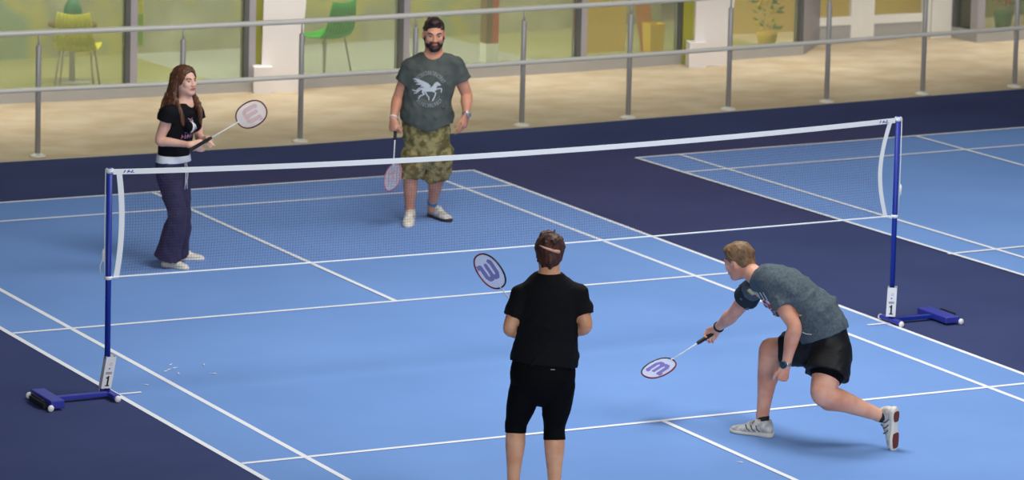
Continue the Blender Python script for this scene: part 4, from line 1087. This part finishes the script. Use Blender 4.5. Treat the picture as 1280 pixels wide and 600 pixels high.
# ---------------- bearded man (back centre)
def man_back():
    G = gr(520, 280); J = joint_finder(G)
    P = empty('person', G, 'bearded man in charcoal T-shirt with winged horse print and camouflage shorts, facing the net', 'person')
    f = nrm(-FH-.03*RH); R = np.cross(f, UP)
    T = torso_chain(J, [((533, 193, 0), .14, .11), ((533, 170, 0), .18, .13), ((532.5, 144, 0), .182, .15), ((534, 121, 0), .18, .145), ((538, 100, 0), .19, .135), ((541, 83, 0), .17, .1), ((542, 70, 0), .07, .068)], R)
    sr, sl = J(514, 84, 0), J(570, 83, 0)
    aR = limb(sr, J(498, 121, -.03), J(491.5, 148, .1), (.058, .055, .046, .048, .035, (.03, .025)))
    aL = limb(sl, J(583, 118, -.03), J(583, 144, .1), (.058, .055, .046, .048, .035, (.03, .025)))
    lR = limb(J(519, 196, .0), J(513.5, 219, .02), J(512, 262, -.06), (.1, .084, .064, .06, .045, .037))
    lL = limb(J(549, 195, -.02), J(546.5, 219, -.06), J(540, 256, -.25), (.1, .084, .064, .06, .045, .037))
    c = J(542.5, 42.5, .02); A = frame(nrm(f+.12*RH-.1*UP), UP)
    F = Field(.0045); F.chain(T, k=.03)
    for a, s in ((aR, sr), (aL, sl)): F.chain(a, k=.03); F.cone(s, J(542, 78, 0), .055, .06, k=.035)
    for l in (lR, lL): F.chain(l, k=.012)
    T_ = head(F, c, A, 1.1, J(542, 71, 0), .066)
    hand(F, J(491.5, 148, .1), -UP*.96-f*-.25, nrm(RH*.6+FH*.7), 1, (58, 70, 45), 1.05, thumb_curl=20, thumb_out=25)
    hand(F, J(583, 144, .1), nrm(-UP-RH*.18+f*.1), nrm(-RH*.75+FH*.5), -1, ((12, 22, 14), (20, 28, 18), (28, 34, 20), (36, 38, 24)), 1.05, spread=6, thumb_curl=8, thumb_out=32)
    F.cone(lR.p[-1], lR.p[-1]-UP*.04, .032, .03, k=.02); F.cone(lL.p[-1], lL.p[-1]-UP*.04, .032, .03, k=.02)
    F.build('body', 'skinB', P)
    F = Field(.005); F.chain(T, 1.5, 6, .02, k=.03, flat=(1, 0)); F.chain(T, 1.05, 2.2, .026, k=.03, flat=(1, 0)); F.cut(J(524, 157, 0), -.36*RH-UP); F.cut(J(550, 157, 0), .3*RH-UP)
    for a, s in ((aR, sr), (aL, sl)):
        F.chain(a, 0, 1.0, .014, k=.035, flat=(0, 1), grow=.016); F.cone(s, J(542, 78, 0), .068, .07, k=.035)
    F.disp(folds(83, .008, 24)); F.disp(folds(85, .003, 70))
    for a in (aR, aL): q = a.at(1.0)[0]; q2 = a.at(1.25)[0]; F.cone(q-.3*(q2-q), q2+(q2-q), .06, .063, k=.004, op='scone')
    F.cut(J(542, 66, 0), UP); F.cone(J(542, 73, 0)+f*.02, J(542, 57, 0)+f*.06, .062, .088, k=.006, op='scone')
    ts = F.build('t_shirt', 'tgrey', P)
    # winged horse print in a ring of lettering
    body = [(-.38, -.02), (-.3, .1), (-.05, .12), (.12, .1), (.2, .2), (.3, .34), (.42, .4), (.55, .3), (.62, .22), (.55, .17), (.44, .2), (.4, .1), (.36, -.04), (.24, -.14), (.0, -.12), (-.2, -.14), (-.34, -.12)]
    wing = [(.1, .14), (-.05, .3), (-.35, .42), (-.72, .52), (-.95, .5), (-.62, .4), (-.88, .36), (-.55, .3), (-.75, .22), (-.42, .2), (-.5, .12), (-.15, .08)]
    legs = [[(.3, -.06), (.5, .04), (.66, .02), (.64, -.16)], [(.26, -.1), (.36, -.22), (.3, -.4), (.2, -.58)], [(-.3, -.06), (-.3, -.28), (-.5, -.38), (-.56, -.5)], [(-.24, -.08), (-.12, -.3), (-.02, -.4), (.0, -.56)], [(-.34, -.02), (-.36, -.16), (-.26, -.28)]]
    tail = [[(-.36, .04), (-.55, .02), (-.7, -.12), (-.9, -.1)], [(-.36, .0), (-.55, -.08), (-.68, -.22), (-.8, -.24)]]
    def pr(u, v):
        if inpoly(u, v, body) or inpoly(u, v, wing): return 0
        for L_ in legs:
            if stroke(u, v, L_, .03): return 0
        for L_ in tail:
            if stroke(u, v, L_, .03): return 0
        r = math.hypot(u, v); a = math.degrees(math.atan2(v, u))
        if .74 < r < .95 and (25 < a < 155 or -140 < a < -40):
            k = int((a+180)/8.5); fr = ((a+180)/8.5) % 1
            if fr < .72 and not (k % 3 == 0 and abs(r-.84) < .05 and fr > .3) and not (k % 3 == 1 and r > .86 and .25 < fr < .5): return 1
        if .64 < r < .68 and -150 < a < -30 and int(a/3) % 2: return 1
        return -1
    X = T.at(4)[0]-UP*.05; grid_print('chest_print', pr, 96, 96, (.30, .31), X, -R, UP, -f, ts, ts, ['printgrey', 'printdim'])
    # camouflage shorts
    F = Field(.005); F.chain(T, 0, 1.6, .012, k=.02)
    F.chain(lR, 0, 2.18, .02, k=.004, flat=(0, 1), grow=.008); F.chain(lL, 0, 2.26, .02, k=.004, flat=(0, 1), grow=.012)
    for q_ in ((lR, -1), (lL, 1)):
        q = q_[0].at(1.3)[0]+RH*q_[1]*.085; F.ell(q, (.025, .05, .07), np.array([RH, FH, UP]), k=.02)
    F.disp(folds(91, .009, 30)); F.disp(folds(93, .004, 60))
    for l, e in ((lR, 2.18), (lL, 2.22)): q = l.at(e)[0]; F.cone(q+UP*.02, q-UP*.05, .085, .09, k=.004, op='scone')
    F.build('shorts', 'camo', P)
    # hair and beard
    tt = lambda x, y, z: c+1.1*(x*A[0]+y*A[1]+z*A[2])
    F = Field(.0035); F.ell(tt(0, -.018, .038), (.086, .106, .094), A); F.ell(tt(0, -.06, -.02), (.072, .055, .05), A, k=.03); F.ell(tt(0, .035, .098), (.055, .05, .032), A, k=.02)
    F.ell(tt(0, .118, -.02), (.082, .1, .1), A, k=.006, op='sell')
    for q in (-1, 1): F.ell(tt(q*.09, .0, -.04), (.026, .03, .05), A, k=.006, op='sell')
    F.disp(folds(101, .003, 110)); F.build('hair', 'hairdk', P)
    F = Field(.0032)
    F.ell(tt(0, .07, -.09), (.044, .043, .034), A); F.ell(tt(0, .088, -.042), (.03, .018, .008), A, k=.01)
    for q in (-1, 1): F.ell(tt(q*.04, .03, -.068), (.03, .055, .03), A, k=.02); F.ell(tt(q*.065, .01, -.03), (.012, .03, .03), A, k=.02); F.cone(tt(q*.027, .09, -.045), tt(q*.03, .085, -.075), .01, .012, k=.01)
    F.ell(tt(0, .115, -.0575), (.026, .03, .0105), A, k=.004, op='sell'); F.disp(folds(105, .002, 160))
    F.build('beard', 'hairdk', P)
    face_parts(P, c, A, 1.1, 'hairdk')
    def band(a, r, mt, nm, th, w, t=4.85):
        q = a.at(t)[0]; n = nrm(a.p[-1]-a.p[-2]); s_ = nrm(np.cross(n, (1, .3, 0))); o = np.cross(n, s_); m = MB()
        for k in range(w): m.tube([q+n*(k-w/2)*th*1.3+r*(math.cos(x)*s_+math.sin(x)*o) for x in np.linspace(0, 2*math.pi, 25)[:-1]], th, 6, closed=True)
        return m.build(nm, mt, P, True), q
    w_, q = band(aL, .031, 'gold', 'watch', .005, 3); ff = nrm(-FH*.8+RH*.5); MB().tube([q+ff*.03, q+ff*.044, q+ff*.046], [.02, .02, .016], 18).build('watch_dial', 'gold', w_, True)
    band(aR, .031, 'bandwhite', 'wristband', .004, 2)
    h = gr(513.5, 276.5); t_ = gr(508.5, 287); shoe(P, h, t_-h, UP, 'shoewhite', 'sole', None, .305, sole2='soleblack', sock='sockblue', socktop=J(511.9, 258, -.06), accent='grey', laces='shoewhite')
    h = gr(536.5, 270.5); t_ = gr(560, 277.5); shoe(P, h, t_-h, UP, 'shoesilver', 'soleblack', None, .305, sock='sockblue', socktop=J(540.5, 252, -.23), accent='grey', laces='shoewhite')
    W = J(491.5, 148, .1); g = W-UP*.08+RH*.02+FH*.02
    hc = J(491, 221.5, 0); best = None
    for w in np.linspace(.1, .7, 200):
        q = J(491, 221.5, w); e = abs(np.linalg.norm(q-g)-.47)
        if best is None or e < best[0]: best = (e, q)
    d = nrm(best[1]-g); butt = best[1]-d*.55
    racket(butt, butt+d*.67, .6*RH-.8*FH, 'badminton racket with crimson rim and red W, hanging down beside the bearded man', 'racketpink', LR, None)
man_back()

# ================================================================== LIGHT
w = bpy.data.worlds.new('world'); S.world = w; w.use_nodes = True
bg = w.node_tree.nodes['Background']; bg.inputs[0].default_value = srgb('E9EEF6'); bg.inputs[1].default_value = .11
def lamp(loc, size, power, col, rot=(0, 0, 0), spread=180):
    l = bpy.data.lights.new('ceiling_lamp', 'AREA'); l.shape = 'RECTANGLE'; l.size, l.size_y = size; l.energy = power; l.color = col; l.spread = math.radians(spread)
    o = bpy.data.objects.new('ceiling_lamp', l); COL.objects.link(o); o.location = loc; o.rotation_euler = rot
for x, y, p in ((0, -1, 250), (3, -7, 190), (3, 2, 100), (7.5, 2, 110)): lamp((x, y, 6.6), (2.4, 2.4), p*1.34, (1, .99, .97))
for x in (-3, 0, 3, 6, 9, 12, 15): lamp((x, 10.7+.03*x, 3.3), (1.6, .5), 19+.1*x, (1, .97, .92), spread=75)
for x in (-1, 2, 5, 8): lamp((x, 12.3, 3.1), (2.6, 1.4), 85, (1, .98, .92))
l = bpy.data.lights.new('window_daylight', 'AREA'); l.shape = 'RECTANGLE'; l.size, l.size_y = 16, 5; l.energy = 5600; l.color = (.97, .985, 1)  # added, unseen soft fill from behind the camera to brighten upright surfaces
o = bpy.data.objects.new('window_daylight', l); COL.objects.link(o); o.location = (-13, -36, 9); o.rotation_euler = (Vector((1, -2, 1))-o.location).to_track_quat('-Z', 'Y').to_euler()
lamp((11.5, 13.0, 3.0), (2.5, 1), 90, (1, .97, .9))
vs = S.view_settings; vs.view_transform = 'Standard'; vs.look = 'None'; vs.gamma = 1; vs.exposure = 0
vs.use_curve_mapping = False
